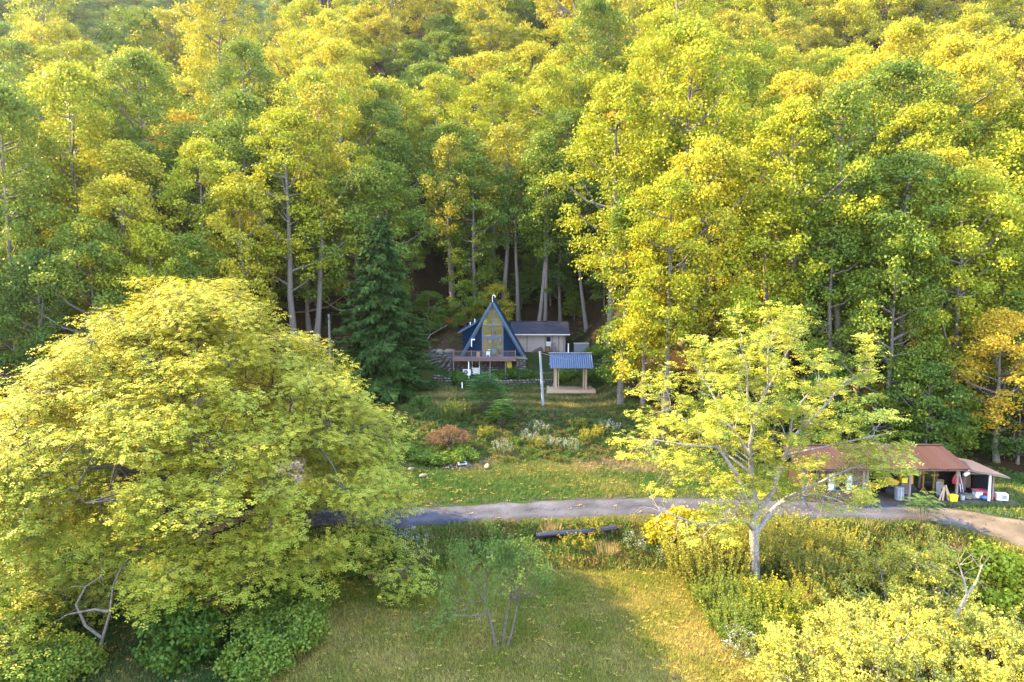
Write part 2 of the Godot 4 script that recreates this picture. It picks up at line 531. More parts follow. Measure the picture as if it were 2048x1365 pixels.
	for a in trees:
		for i in COLUMNS.size():
			if a[0] / a[1] < COLUMNS[i][0]:
				columns[i].append(a)
				break
	var words := {"leaf_green": "mid-green", "leaf_lime": "yellow-green", "leaf_gold": "golden yellow", "leaf_amber": "dull amber", "leaf_deep": "dark green", "leaf_orange": "bright orange"}
	var shapes := {"tulip_tree": "tall oval tree", "oak_tree": "broad round tree", "maple_tree": "dense domed tree", "pole_tree": "bare-trunked tall tree", "edge_tree": "slim leafy tree", "ivy_tree": "ivy-clad slender tree", "understory_tree": "low spreading tree"}
	for i in columns.size():
		var col: Array = columns[i]
		col.sort_custom(func(p, q): return p[1] < q[1])
		for k in col.size():
			var a: Array = col[k]
			var set_: Array = far[a[2]] if a[1] > 128.0 and far.has(a[2]) else kinds[a[2]]
			var h := hash(int(a[0] * 100.0) * 7919 + int(a[1] * 100.0))
			var label := "%s %s, %s up the slope %s" % [words[a[3]], shapes[a[2]], ordinal(k), COLUMNS[i][1]]
			place(a[2], set_[h % set_.size()], "bark_pale" if a[2] != "oak_tree" else "bark", a[3], label, "tree", on(a[0], a[1]), (h % 628) * 0.01, a[4], "forest trees on the hillside", 0.84 + (h % 29) * 0.011)
	# the far ridge, one mass of woods
	R.seed = 77
	var where := []
	var tint := []
	d = 190.0
	while d < 520.0:
		var x := -0.9 * d
		while x < -0.22 * d:
			var xx := x + rf(-3, 3)
			var dd := d + rf(-3, 3)
			x += 9.0
			if d < 240.0 and xx / dd > -0.37:
				continue
			var s := rf(0.75, 1.1)
			where.append(Transform3D(Basis(Vector3.UP, rf(0, TAU)).scaled(Vector3(s, s, s)), on(xx, dd)))
			tint.append(Color(rf(0.7, 1.1), rf(0.8, 1.05), rf(0.8, 1.0)))
		d += 9.0
	scatter("far_woods", far["oak_tree"][0][1], M["leaf_green"], where, tint, null, "bluish shaded woods on the far ridge beyond the near treetops", "woods")
# ---------------------------------------------------------------- the four trees and the thickets of the foreground
func dome_tree() -> void:
	R.seed = 801; ui = 5
	var t := MB.new()
	var lb := LB.new()
	tips = []
	t.tube([Vector3(0, -0.8, 0), Vector3(0.1, 1.5, 0), Vector3(-0.1, 4, 0.1), Vector3(0.1, 6.5, 0)], [0.75, 0.55, 0.5, 0.44], 9)
	var limbs := []
	for i in 13:
		var a := i * 2.39996 + rf(-0.25, 0.25)
		var reach := rf(6.5, 9.6) if i < 9 else rf(2.0, 4.5)
		var top := 15.8 - pow(reach / 12.3, 1.7) * 10.0
		var o := Vector3(cos(a), 0, sin(a))
		var y0 := rf(3.5, 6.4)
		var ps := []
		var rs := []
		for k in 8:
			var g := k / 7.0
			ps.append(Vector3(0, y0, 0) + o * reach * g + Vector3(rf(-0.3, 0.3), (top - y0 - 1.5) * (1.0 - pow(1.0 - g, 1.7)), rf(-0.3, 0.3)) * (1.0 if k else 0.0))
			rs.append(0.26 * (1.0 - 0.8 * g))
		t.tube(ps, rs, 6, false)
		limbs.append_array(ps.slice(1))
	var main := limbs.duplicate()
	for q in main:     # side branches, so that every tuft has wood near it
		for k in 2:
			var out := Vector3(q.x, 0, q.z).normalized()
			var a := rf(-1.3, 1.3)
			var dir := (out.rotated(Vector3.UP, a) + Vector3(0, rf(-0.45, 0.35), 0)).normalized()
			var l := rf(1.4, 3.6)
			var e: Vector3 = q + dir * l
			if Vector2(e.x, e.z).length() > 10.6 or e.y > 16.6 - 10.8 * pow(Vector2(e.x, e.z).length() / 12.3, 1.6):
				continue
			t.tube([q, q.lerp(e, 0.5) + ru() * 0.25, e], [0.05, 0.038, 0.02], 4, false)
			limbs.append(q.lerp(e, 0.5)); limbs.append(e)
	for i in 400:      # boughs, each a spread of drooping tufts
		var a := i * 2.39996 + rf(-0.3, 0.3)
		var rr := 11.7 * sqrt((i + 0.5) / 400.0) * rf(0.94, 1.05)
		rr *= 1.0 + 0.06 * sin(a * 3.0 + 1.0) + 0.05 * sin(a * 7.0)
		var f := rr / 12.3
		var top := 18.0 - 10.4 * pow(f, 1.75) + 0.4 * sin(a * 5.0 + rr * 0.7)
		var under := -log(1.0 - R.randf() * 0.96) * 1.1
		if f > 0.4 and i % 5 > 1:
			under = rf(0.0, top - 1.2)
		elif R.randf() < 0.2:
			under = rf(0.0, 9.0)
		var o := Vector3(cos(a) * rr, maxf(top - under, 1.5), sin(a) * rr)
		var tone := rf(-0.16, 0.16)
		var spread := rf(1.0, 1.9)
		for j in int(10.0 * spread / 1.6):
			var q := ru() * spread * sqrt(R.randf())
			var p := o + Vector3(q.x, q.y * 0.8, q.z)
			var out := Vector3(p.x, 0, p.z).normalized()
			p.y -= 0.16 * maxf(0.0, q.dot(out)) * spread
			t.tube([o, o.lerp(p, 0.5) + Vector3(0, 0.1, 0), p], [0.028, 0.02, 0.008], 3, false)
			var yellow := -0.2 + 0.9 * p.y / 18.0 + tone + 0.12 * sin(a * 2.0 + 0.5) + rf(-0.2, 0.25)
			spray(lb, p, out - Vector3(0, 0.1, 0), int(rf(28, 48)), 0.25, 0.042, rf(0.6, 1.05), yellow, rf(0.85, 1.12))
		var best := Vector3.ZERO
		var near := 1e9
		for q in limbs:
			var s: float = q.distance_squared_to(o) + maxf(0.0, q.y - o.y) * 3.0
			if s < near:
				near = s
				best = q
		if near < 16.0:
			t.tube([best, best.lerp(o, 0.5) + Vector3(0, 0.2, 0), o], [0.05, 0.04, 0.028], 4, false)
	place("dome_tree", [t.mesh(), lb.mesh()], "bark_dark", "leaf_dome", "huge golden-green dome-shaped tree left of the drive", "tree", on(-18.7, 39.6), 0.0, 0.965)

func sparse_tree() -> void:
	R.seed = 31; ui = 900
	var t := MB.new()
	var lb := LB.new()
	tips = []
	# limbs as seen in elevation: x to the right and y up from the foot, z towards the viewer
	var limbs := [
		[[0, -0.7, 0, 0.42], [-0.05, 1.5, 0, 0.33], [-0.15, 3.6, 0, 0.30], [-0.1, 5.0, 0, 0.25], [-0.35, 6.6, -0.2, 0.21], [-0.4, 8.6, -0.3, 0.17], [-0.1, 10.6, -0.5, 0.13], [0.5, 12.3, -0.4, 0.09], [0.4, 14.2, -0.2, 0.05], [0.7, 15.8, 0, 0.02]],
		[[-0.1, 4.4, 0, 0.22], [-0.9, 5.4, 0.6, 0.18], [-1.6, 7.2, 1.0, 0.15], [-2.9, 8.8, 1.2, 0.11], [-4.6, 9.0, 1.0, 0.08], [-6.6, 9.3, 1.1, 0.05], [-7.6, 8.8, 1.2, 0.02]],
		[[-0.15, 3.5, 0, 0.2], [-1.0, 4.4, 1.0, 0.16], [-2.6, 4.9, 2.2, 0.12], [-4.2, 4.9, 3.0, 0.08], [-5.8, 5.6, 3.4, 0.05], [-6.8, 6.0, 3.8, 0.02]],
		[[-0.1, 4.2, 0, 0.18], [-1.2, 5.6, -1.4, 0.13], [-2.8, 6.0, -2.4, 0.09], [-4.4, 6.6, -3.2, 0.06], [-5.8, 7.2, -4.0, 0.02]],
		[[-0.1, 4.5, 0, 0.21], [0.7, 6.0, 0.5, 0.18], [1.0, 7.4, 0.8, 0.16], [1.5, 9.2, 0.9, 0.13], [3.2, 11.0, 0.9, 0.10], [4.6, 12.6, 0.8, 0.06], [6.0, 13.2, 0.8, 0.02]],
		[[0, 3.3, 0, 0.22], [1.1, 4.6, -0.4, 0.19], [2.2, 5.2, -0.8, 0.15], [4.2, 5.2, -1.4, 0.11], [5.8, 4.6, -1.8, 0.07], [7.6, 3.9, -2.0, 0.03]],
		[[1.8, 5.1, -0.6, 0.13], [3.2, 6.4, 0.4, 0.10], [5.0, 7.6, 1.2, 0.07], [7.0, 8.4, 1.6, 0.03]],
		[[-0.4, 8.2, -0.3, 0.13], [-1.6, 10.0, -1.2, 0.10], [-2.6, 11.8, -1.8, 0.07], [-3.4, 13.2, -2.2, 0.02]],
		[[-0.3, 9.4, -0.4, 0.12], [-1.0, 11.6, 0.8, 0.08], [-1.4, 13.6, 1.5, 0.05], [-2.0, 15.0, 2.0, 0.02]],
		[[0.2, 11.4, -0.5, 0.10], [1.4, 12.8, -1.4, 0.07], [2.4, 14.2, -2.0, 0.04], [3.0, 15.2, -2.4, 0.02]],
		[[1.2, 8.2, 0.8, 0.12], [2.6, 9.0, 2.2, 0.08], [4.4, 9.8, 3.0, 0.05], [5.8, 10.2, 3.4, 0.02]],
		[[1.3, 8.6, 0.8, 0.11], [2.4, 10.4, -1.2, 0.08], [4.0, 11.4, -2.6, 0.05], [5.4, 12.0, -3.4, 0.02]],
		[[-0.4, 7.4, -0.2, 0.12], [-1.2, 8.6, 1.8, 0.09], [-2.6, 10.4, 2.8, 0.06], [-4.2, 11.2, 3.4, 0.02]],
		[[-0.4, 7.0, -0.2, 0.12], [-1.8, 8.0, -1.6, 0.09], [-3.8, 9.8, -2.8, 0.06], [-5.4, 10.6, -3.2, 0.02]],
	]
	for limb in limbs:
		var ps := []
		var rs := []
		for q in limb:
			ps.append(Vector3(q[0], q[1], q[2]) + ru() * 0.08 * (1.0 if q[3] < 0.2 else 0.0))
			rs.append(q[3] * (0.8 if q[3] < 0.3 else 0.9))
		t.tube(ps, rs, 7 if rs[0] > 0.15 else 5, false)
		for k in range(2, ps.size()):
			if limb == limbs[0] and k < 5:
				continue
			for j in 5:
				var dir: Vector3 = (ps[k] - ps[k - 1]).normalized()
				var side := ru()
				side = (side - dir * side.dot(dir)).normalized()
				var b: Vector3 = ps[k - 1].lerp(ps[k], rf(0.2, 1.0))
				grow(t, b, (dir * 0.5 + side + Vector3(0, 0.25, 0)).normalized(), rf(0.9, 1.7), maxf(rs[k] * 0.55, 0.02), 1, 0.34, 0.04)
		tips.append([ps[-1], (ps[-1] - ps[-2]).normalized()])
	for q in tips:
		var p: Vector3 = q[0]
		var bare: bool = R.randf() < 0.26 or (p.x < -5.4 and p.y < 9.0 and R.randf() < 0.8) or (p.x > 6.6 and R.randf() < 0.4) or p.y < 4.4
		if not bare:
			spray(lb, p, q[1], int(rf(20, 36)), 0.28, 0.042, rf(0.35, 0.62), rf(0.1, 0.75), rf(0.9, 1.15))
	place("sparse_tree", [t.mesh(), lb.mesh()], "bark_white", "leaf_sparse", "pale-barked spreading tree with thin yellow-green leaves before the barn", "tree", on(14.24, 38.6), 0.0, 0.965)

func small_trees() -> void:
	# the little orchard tree on the lawn
	R.seed = 55; ui = 40
	var t := MB.new()
	var lb := LB.new()
	tips = []
	for s in [[-0.15, 0.05, -0.28, 0.07], [0.12, -0.1, 0.22, 0.06], [0.3, 0.1, 0.36, 0.055]]:
		var p := Vector3(s[0], -0.3, s[1])
		var top := Vector3(s[0] + s[2] * 1.6, 2.1, s[1] + rf(-0.2, 0.2))
		t.tube([p, p.lerp(top, 0.45) + ru() * 0.09, top], [s[3] * 1.25, s[3], s[3] * 0.75], 6, false)
		for k in 4:
			grow(t, top, (Vector3(s[2], 0.8, 0) + ru() * 0.8).normalized(), rf(1.3, 1.9), s[3] * 0.6, 3, 0.28, 0.05)
	grow(t, Vector3(-0.4, 1.6, 0), Vector3(-1, 0.1, 0.3).normalized(), 1.9, 0.05, 2, 0.2, 0.0)
	for q in tips:
		if R.randf() < 0.75:
			for k in int(rf(8, 26)):
				var d: Vector3 = (ru() + q[1]).normalized()
				lb.leaf(q[0] + ru() * 0.3 * R.randf(), d, d.cross(ru()).normalized(), rf(0.08, 0.15), 0.036, leaf_col(rf(0.0, 0.6), rf(0.8, 1.2)))
	place("orchard_tree", [t.mesh(), lb.mesh()], "bark", "leaf_orchard", "small three-stemmed fruit tree with thinning leaves on the front lawn", "tree", on(-0.6, 32.1), 0.0, 1.02)
	var sp := make_spruce(90, 19.6, 6.0, 1.7)
	place("spruce_tree", sp, "bark_dark", "leaf_spruce", "dark conical spruce standing left of the A-frame cabin", "tree", on(-13.9, 72.0))
# ---------------------------------------------------------------- the A-frame cabin and what stands round it
func slab(mb: MB, x0: float, y0: float, x1: float, y1: float, th: float, z0: float, z1: float) -> void:   # a sloping slab seen end-on in x, y
	var d := Vector2(x1 - x0, y1 - y0).normalized()
	var nn := Vector2(-d.y, d.x) * th
	if nn.y < 0.0:
		nn = -nn
	var a := PackedVector2Array([Vector2(x0, y0), Vector2(x1, y1), Vector2(x1, y1) + nn, Vector2(x0, y0) + nn])
	if d.x < 0.0:
		a.reverse()
	mb.prism(a, Vector3(0, 0, z0), Vector3.RIGHT, Vector3.UP, Vector3(0, 0, z1 - z0))

func stones(mb: MB, a: Vector3, b: Vector3, h0: float, h1: float, size: float, thick: float, seed_: int, tone := Color(0.27, 0.24, 0.21)) -> void:   # a wall of laid stones from a to b, growing from height h0 to h1
	R.seed = seed_
	var along := b - a
	var l := Vector2(along.x, along.z).length()
	var dir := Vector3(along.x, 0, along.z) / l
	var turn := Basis(Vector3.UP, atan2(-dir.z, dir.x))
	var rows := int(maxf(h0, h1) / (size * 0.62)) + 1
	for r in rows:
		var s := rf(-0.3, 0.0) * size
		while s < l:
			var w := size * rf(0.7, 1.6)
			var f := clampf((s + w * 0.5) / l, 0, 1)
			var y := size * 0.62 * (r + 0.45)
			if y < lerpf(h0, h1, f):
				var g := rf(0.6, 1.35)
				mb.col = Color(tone.r * g, tone.g * g * rf(0.94, 1.04), tone.b * g * rf(0.88, 1.08))
				var p := a + along * f + Vector3(0, y, 0) + turn * Vector3(0, 0, rf(-0.06, 0.06))
				var k := mb.v.size()
				mb.blob(Vector3.ZERO, Vector3(w * 1.02, size * rf(0.6, 0.74), thick), R.randi() % 100, 0.16, 6, 4)
				for i in range(k, mb.v.size()):
					mb.v[i] = turn * mb.v[i] + p
					mb.n[i] = turn * mb.n[i]
			s += w
	mb.col = Color(1, 1, 1)

func cabin() -> void:
	var o := thing("cabin", "dark navy A-frame cabin with tall glazed gable and timber deck", "cabin", Vector3(-2.28, 6.6, -80))
	var navy: Material = M["navy"]
	for s in [-1.0, 1.0]:
		var m := MB.new()
		slab(m, 0.0, 8.62, s * 3.80, 1.95, 0.17, 0.75, -9.0)
		var rp := put("roof_panel", m.mesh(), M["roof_navy"], o)
		var f := MB.new()
		slab(f, 0.0, 8.56, s * 3.82, 1.88, 0.25, 0.80, 0.752)
		slab(f, 0.0, 8.30, s * 3.52, 2.10, 0.12, 0.60, 0.50)
		put("fascia", f.mesh(), M["trim_blue"], rp)
	# gable wall either side of the glass, with its battens
	var w := MB.new()
	for s in [-1.0, 1.0]:
		var pts := PackedVector2Array([Vector2(s * 1.27, 2.25), Vector2(s * 3.52, 2.25), Vector2(s * 1.27, 6.25)])
		if s < 0.0:
			pts.reverse()
		w.prism(pts, Vector3(0, 0, 0), Vector3.RIGHT, Vector3.UP, Vector3(0, 0, -0.2))
	w.box(Vector3(0, 4.0, -8.8), Vector3(4.2, 3.6, 0.1))
	var wall := put("wall", w.mesh(), navy, o)
	var bt := MB.new()
	for s in [-1.0, 1.0]:
		for k in 7:
			var x := 1.5 + k * 0.29
			var top := 8.42 - 1.785 * x
			bt.box(Vector3(s * x, (2.25 + top) * 0.5, 0.012), Vector3(0.05, maxf(top - 2.25, 0.1), 0.03))
	put("batten", bt.mesh(), navy, wall).set_meta("kind", "stuff")
	# window frame and panes
	var fr := MB.new()
	for x in [-1.22, 0.0, 1.22]:
		var top: float = 8.3 if x == 0.0 else 6.25
		fr.box(Vector3(x, (2.27 + top) * 0.5, 0.03), Vector3(0.12, top - 2.27, 0.14))
	for q in [[2.33, 0.1], [4.56, 0.34], [5.98, 0.16]]:
		fr.box(Vector3(0, q[0], 0.045), Vector3(2.5, q[1], 0.15))
	for s in [-1.0, 1.0]:
		slab(fr, 0.0, 8.3, s * 1.3, 5.98, 0.13, 0.10, -0.03)
	var frame := put("window_frame", fr.mesh(), M["frame_grey"], o)
	for s in [-1.0, 1.0]:
		var up := MB.new()
		var pts := PackedVector2Array([Vector2(s * 0.055, 6.05), Vector2(s * 1.17, 6.05), Vector2(s * 1.17, 6.2), Vector2(s * 0.055, 8.2)])
		if s < 0.0:
			pts.reverse()
		up.prism(pts, Vector3(0, 0, 0.005), Vector3.RIGHT, Vector3.UP, Vector3(0, 0, -0.02))
		put("pane", up.mesh(), M["mirror_glass"], frame)
		var mid := MB.new()
		mid.box(Vector3(s * 0.612, 5.315, -0.002), Vector3(1.11, 1.18, 0.02))
		put("pane", mid.mesh(), M["mirror_glass"], frame)
		for k in 2:
			var low := MB.new()
			low.box(Vector3(s * (0.33 + 0.57 * k), 3.38, 0.004 - 0.004 * k), Vector3(0.5, 2.0, 0.02))
			put("pane", low.mesh(), M["mirror_glass"], frame)
		var st := MB.new()
		st.box(Vector3(s * 0.62, 3.38, 0.01), Vector3(0.08, 2.02, 0.05))
		put("stile", st.mesh(), M["frame_grey"], frame)
	# the side room under its own lean-to roof
	var sd := MB.new()
	var sp := PackedVector2Array([Vector2(-3.6, 1.9), Vector2(-1.8, 1.9), Vector2(-1.8, 6.2), Vector2(-3.6, 5.15)])
	sd.prism(sp, Vector3(0, 0, -1.2), Vector3.RIGHT, Vector3.UP, Vector3(0, 0, -6.0))
	var side := put("side_room", sd.mesh(), navy, o)
	var sr := MB.new()
	slab(sr, -4.05, 4.95, -1.75, 6.28, 0.14, -0.85, -7.5)
	put("lean_to_roof", sr.mesh(), M["roof_navy"], side)
	var sf := MB.new()
	slab(sf, -4.07, 4.93, -1.9, 6.18, 0.2, -0.80, -0.848)
	put("fascia", sf.mesh(), M["trim_blue"], side)
	for q in [[-2.72, 5.75, -1.6, 0.5], [-2.2, 6.05, -2.2, 0.55]]:
		var vp := MB.new()
		vp.tube([Vector3(q[0], q[1] - 0.2, q[2]), Vector3(q[0], q[1] + q[3], q[2])], [0.06, 0.06], 8)
		put("vent_pipe", vp.mesh(), M["white_paint"], side)
	var hook := MB.new()
	var hp := []
	for k in 9:
		var a := k / 8.0 * 3.9
		hp.append(Vector3(0.0 + 0.16 - 0.16 * cos(a), 9.35 + 0.17 * sin(a), 0.3))
	hook.tube([Vector3(0, 8.7, 0.3), Vector3(0, 9.1, 0.3)] + hp, [0.035, 0.035, 0.035, 0.035, 0.04, 0.05, 0.055, 0.055, 0.055, 0.05, 0.04], 6)
	put("ridge_vent", hook.mesh(), M["white_paint"], o)
	var lamp := MB.new()
	lamp.box(Vector3(-2.25, 4.38, 0.95), Vector3(0.42, 0.13, 0.16))
	lamp.box(Vector3(-2.43, 3.95, 0.9), Vector3(0.09, 0.8, 0.09))
	put("flood_lamp", lamp.mesh(), M["white_paint"], o)
	# stone basement, its pier and the lower door
	var bw := MB.new()
	bw.box(Vector3(-0.6, 0.9, -0.4), Vector3(7.6, 2.9, 0.35))
	var base := put("basement_wall", bw.mesh(), M["mortar"], o)
	var st := MB.new()
	stones(st, Vector3(-4.35, -0.5, -0.2), Vector3(-2.55, -0.5, -0.2), 2.6, 2.6, 0.42, 0.22, 5)
	stones(st, Vector3(-1.45, -0.5, -0.2), Vector3(2.9, -0.5, -0.2), 2.6, 2.6, 0.42, 0.22, 6)
	var ss_ := put("stone", st.mesh(), M["stone"], base)
	ss_.set_meta("kind", "stuff")
	var pier := MB.new()
	pier.box(Vector3(3.3, 0.85, 0.1), Vector3(0.9, 2.6, 2.6))
	var pr := put("corner_pier", pier.mesh(), M["mortar"], o)
	var ps := MB.new()
	stones(ps, Vector3(2.8, -0.4, 1.42), Vector3(3.85, -0.4, 1.42), 2.6, 2.6, 0.36, 0.2, 7)
	stones(ps, Vector3(3.78, -0.4, 1.4), Vector3(3.78, -0.4, -1.2), 2.6, 2.6, 0.36, 0.2, 8)
	put("stone", ps.mesh(), M["stone"], pr).set_meta("kind", "stuff")
	var cap := MB.new()
	cap.box(Vector3(3.3, 2.24, 0.1), Vector3(1.15, 0.16, 2.9))
	put("cap", cap.mesh(), M["tan_stone"], pr)
	var dr := MB.new()
	dr.box(Vector3(-2.0, 0.95, -0.21), Vector3(0.95, 2.1, 0.06))
	var door := put("door", dr.mesh(), M["white_paint"], o)
	var dg := MB.new()
	dg.box(Vector3(-2.0, 1.32, -0.17), Vector3(0.74, 0.78, 0.03))
	put("pane", dg.mesh(), M["dark_glass"], door)
	var df := MB.new()
	df.box(Vector3(-2.53, 0.97, -0.16), Vector3(0.1, 2.2, 0.14)); df.box(Vector3(-1.47, 0.97, -0.16), Vector3(0.1, 2.2, 0.14))
	put("frame", df.mesh(), M["trim_blue"], door)
	# deck with its posts and railing
	var dk := MB.new()
	R.seed = 3
	for k in 14:
		var g := rf(0.85, 1.15)
		dk.col = Color(g, g, g)
		dk.box(Vector3(-0.92, 2.27, 0.10 + k * 0.135), Vector3(7.32, 0.045, 0.128))
	dk.col = Color(1, 1, 1)
	var deck := put("deck", dk.mesh(), M["grey_wood"], o)
	var rim := MB.new()
	rim.box(Vector3(-0.92, 2.1, 1.97), Vector3(7.36, 0.28, 0.05)); rim.box(Vector3(-4.58, 2.1, 1.0), Vector3(0.05, 0.28, 1.9))
	for k in 9:
		rim.box(Vector3(-4.2 + k * 0.82, 2.11, 1.0), Vector3(0.05, 0.24, 1.88))
	put("rim_joist", rim.mesh(), M["red_wood"], deck)
	for x in [-4.45, -2.72, -0.25, 1.55]:
		var p := MB.new()
		p.box(Vector3(x, 0.85, 1.8), Vector3(0.11, 2.4, 0.11))
		put("deck_post", p.mesh(), M["white_paint"] if x == -2.72 else M["grey_wood"], deck)
	var rail := MB.new()
	for e in [[-4.5, 1.9, 2.68, 1.9], [-4.5, 0.2, -4.5, 1.9], [2.68, 0.9, 2.68, 1.9]]:
		var p := Vector3(e[0], 0, e[1])
		var q := Vector3(e[2], 0, e[3])
		for y in [3.12, 2.42]:
			rail.beam(p + Vector3(0, y, 0), q + Vector3(0, y, 0), 0.09, 0.05)
		var n := int(p.distance_to(q) / 0.14)
		for k in n:
			var b := p.lerp(q, (k + 0.5) / n)
			rail.box(b + Vector3(0, 2.77, 0), Vector3(0.035, 0.66, 0.035))
	var rl := put("railing", rail.mesh(), M["rail_wood"], deck)
	for x in [-4.5, -2.4, 0.2, 2.68]:
		var p := MB.new()
		p.box(Vector3(x, 2.74, 1.9), Vector3(0.1, 0.98, 0.1))
		put("post", p.mesh(), M["rail_wood"], rl)
	# things on and under the deck
	var t := thing("side_table", "small white square table on the A-frame's deck behind the railing", "table", Vector3(-2.78, 8.895, -78.9))
	var tm := MB.new()
	tm.box(Vector3(0, 0.52, 0), Vector3(0.42, 0.42, 0.4)); put("top", tm.mesh(), M["white_paint"], t)
	for s in [-1, 1]:
		for z in [-1, 1]:
			var l := MB.new()
			l.box(Vector3(s * 0.17, 0.155, z * 0.15), Vector3(0.05, 0.31, 0.05)); put("leg", l.mesh(), M["white_paint"], t)
	t = thing("deck_chair", "dark green chair on the deck right of the small white table", "chair", Vector3(-2.1, 8.895, -79.1))
	tm = MB.new(); tm.box(Vector3(0, 0.4, 0), Vector3(0.55, 0.06, 0.5)); put("seat", tm.mesh(), M["green_paint"], t)
	tm = MB.new(); tm.box(Vector3(0, 0.7, -0.24), Vector3(0.55, 0.6, 0.05), Basis(Vector3.RIGHT, -0.2)); put("backrest", tm.mesh(), M["green_paint"], t)
	for s in [-1, 1]:
		for z in [-1, 1]:
			var l := MB.new()
			l.box(Vector3(s * 0.24, 0.19, z * 0.2), Vector3(0.06, 0.38, 0.06)); put("leg", l.mesh(), M["green_paint"], t)
	tm = MB.new()
	tm.tube([Vector3(0, 0, 0), Vector3(0, 0.3, 0), Vector3(0, 0.62, 0)], [0.2, 0.23, 0.2], 10)
	single("stump_stool", tm.mesh(), M["new_wood"], "tan wooden stump stool on the deck left of the white table", "stool", Vector3(-3.95, 8.895, -79.2))
	tm = MB.new()
	tm.tube([Vector3(0, 0, 0), Vector3(0, 0.32, 0)], [0.14, 0.2], 10)
	t = thing("flower_pot", "terracotta pot of pink flowers on the deck's right half", "plant pot", Vector3(-1.55, 8.895, -78.8))
	put("pot", tm.mesh(), M["terracotta"], t)
	var lb := LB.new()
	for k in 60:
		var u := ru()
		lb.leaf(Vector3(u.x * 0.22, 0.45 + u.y * 0.16, u.z * 0.22), ru(), ru(), 0.1, 0.04, Color(0.5, 0.18, 0.2) if k & 1 else Color(0.06, 0.11, 0.03))
	put("flowers", lb.mesh(), M["leaf_tint"], t)
	t = thing("air_conditioner", "white outdoor air conditioner unit beside the basement door", "air conditioner", Vector3(-5.3, 6.72, -79.55))
	tm = MB.new(); tm.box(Vector3(0, 0.36, 0), Vector3(0.92, 0.7, 0.36)); put("casing", tm.mesh(), M["white_paint"], t)
	tm = MB.new(); tm.tube([Vector3(-0.12, 0.36, 0.17), Vector3(-0.12, 0.36, 0.2)], [0.27, 0.27], 16); put("fan_grille", tm.mesh(), M["dark_metal"], t)
	tm = MB.new()
	for k in 6:
		tm.box(Vector3(-0.12, 0.36, 0.204), Vector3(0.5, 0.014, 0.012), Basis(Vector3.BACK, k * PI / 6))
	put("fan_guard", tm.mesh(), M["white_paint"], t)
	for s in [-1, 1]:
		tm = MB.new(); tm.box(Vector3(s * 0.3, -0.05, 0), Vector3(0.08, 0.12, 0.34)); put("foot", tm.mesh(), M["dark_metal"], t)
	tm = MB.new()
	for k in 7:
		tm.quad(Vector3(-0.3 + k * 0.085, 0.0, 0.03 * (k & 1)), Vector3(-0.215 + k * 0.085, 0.0, 0.03 * ((k + 1) & 1)), Vector3(-0.2 + k * 0.075, 1.15, 0.03 * ((k + 1) & 1)), Vector3(-0.28 + k * 0.075, 1.15, 0.03 * (k & 1)))
	single("yellow_sheet", tm.mesh(), M["yellow_cloth"], "yellow sheet hanging under the deck beside the stone pier", "sheet", Vector3(-0.3, 7.4, -79.0))

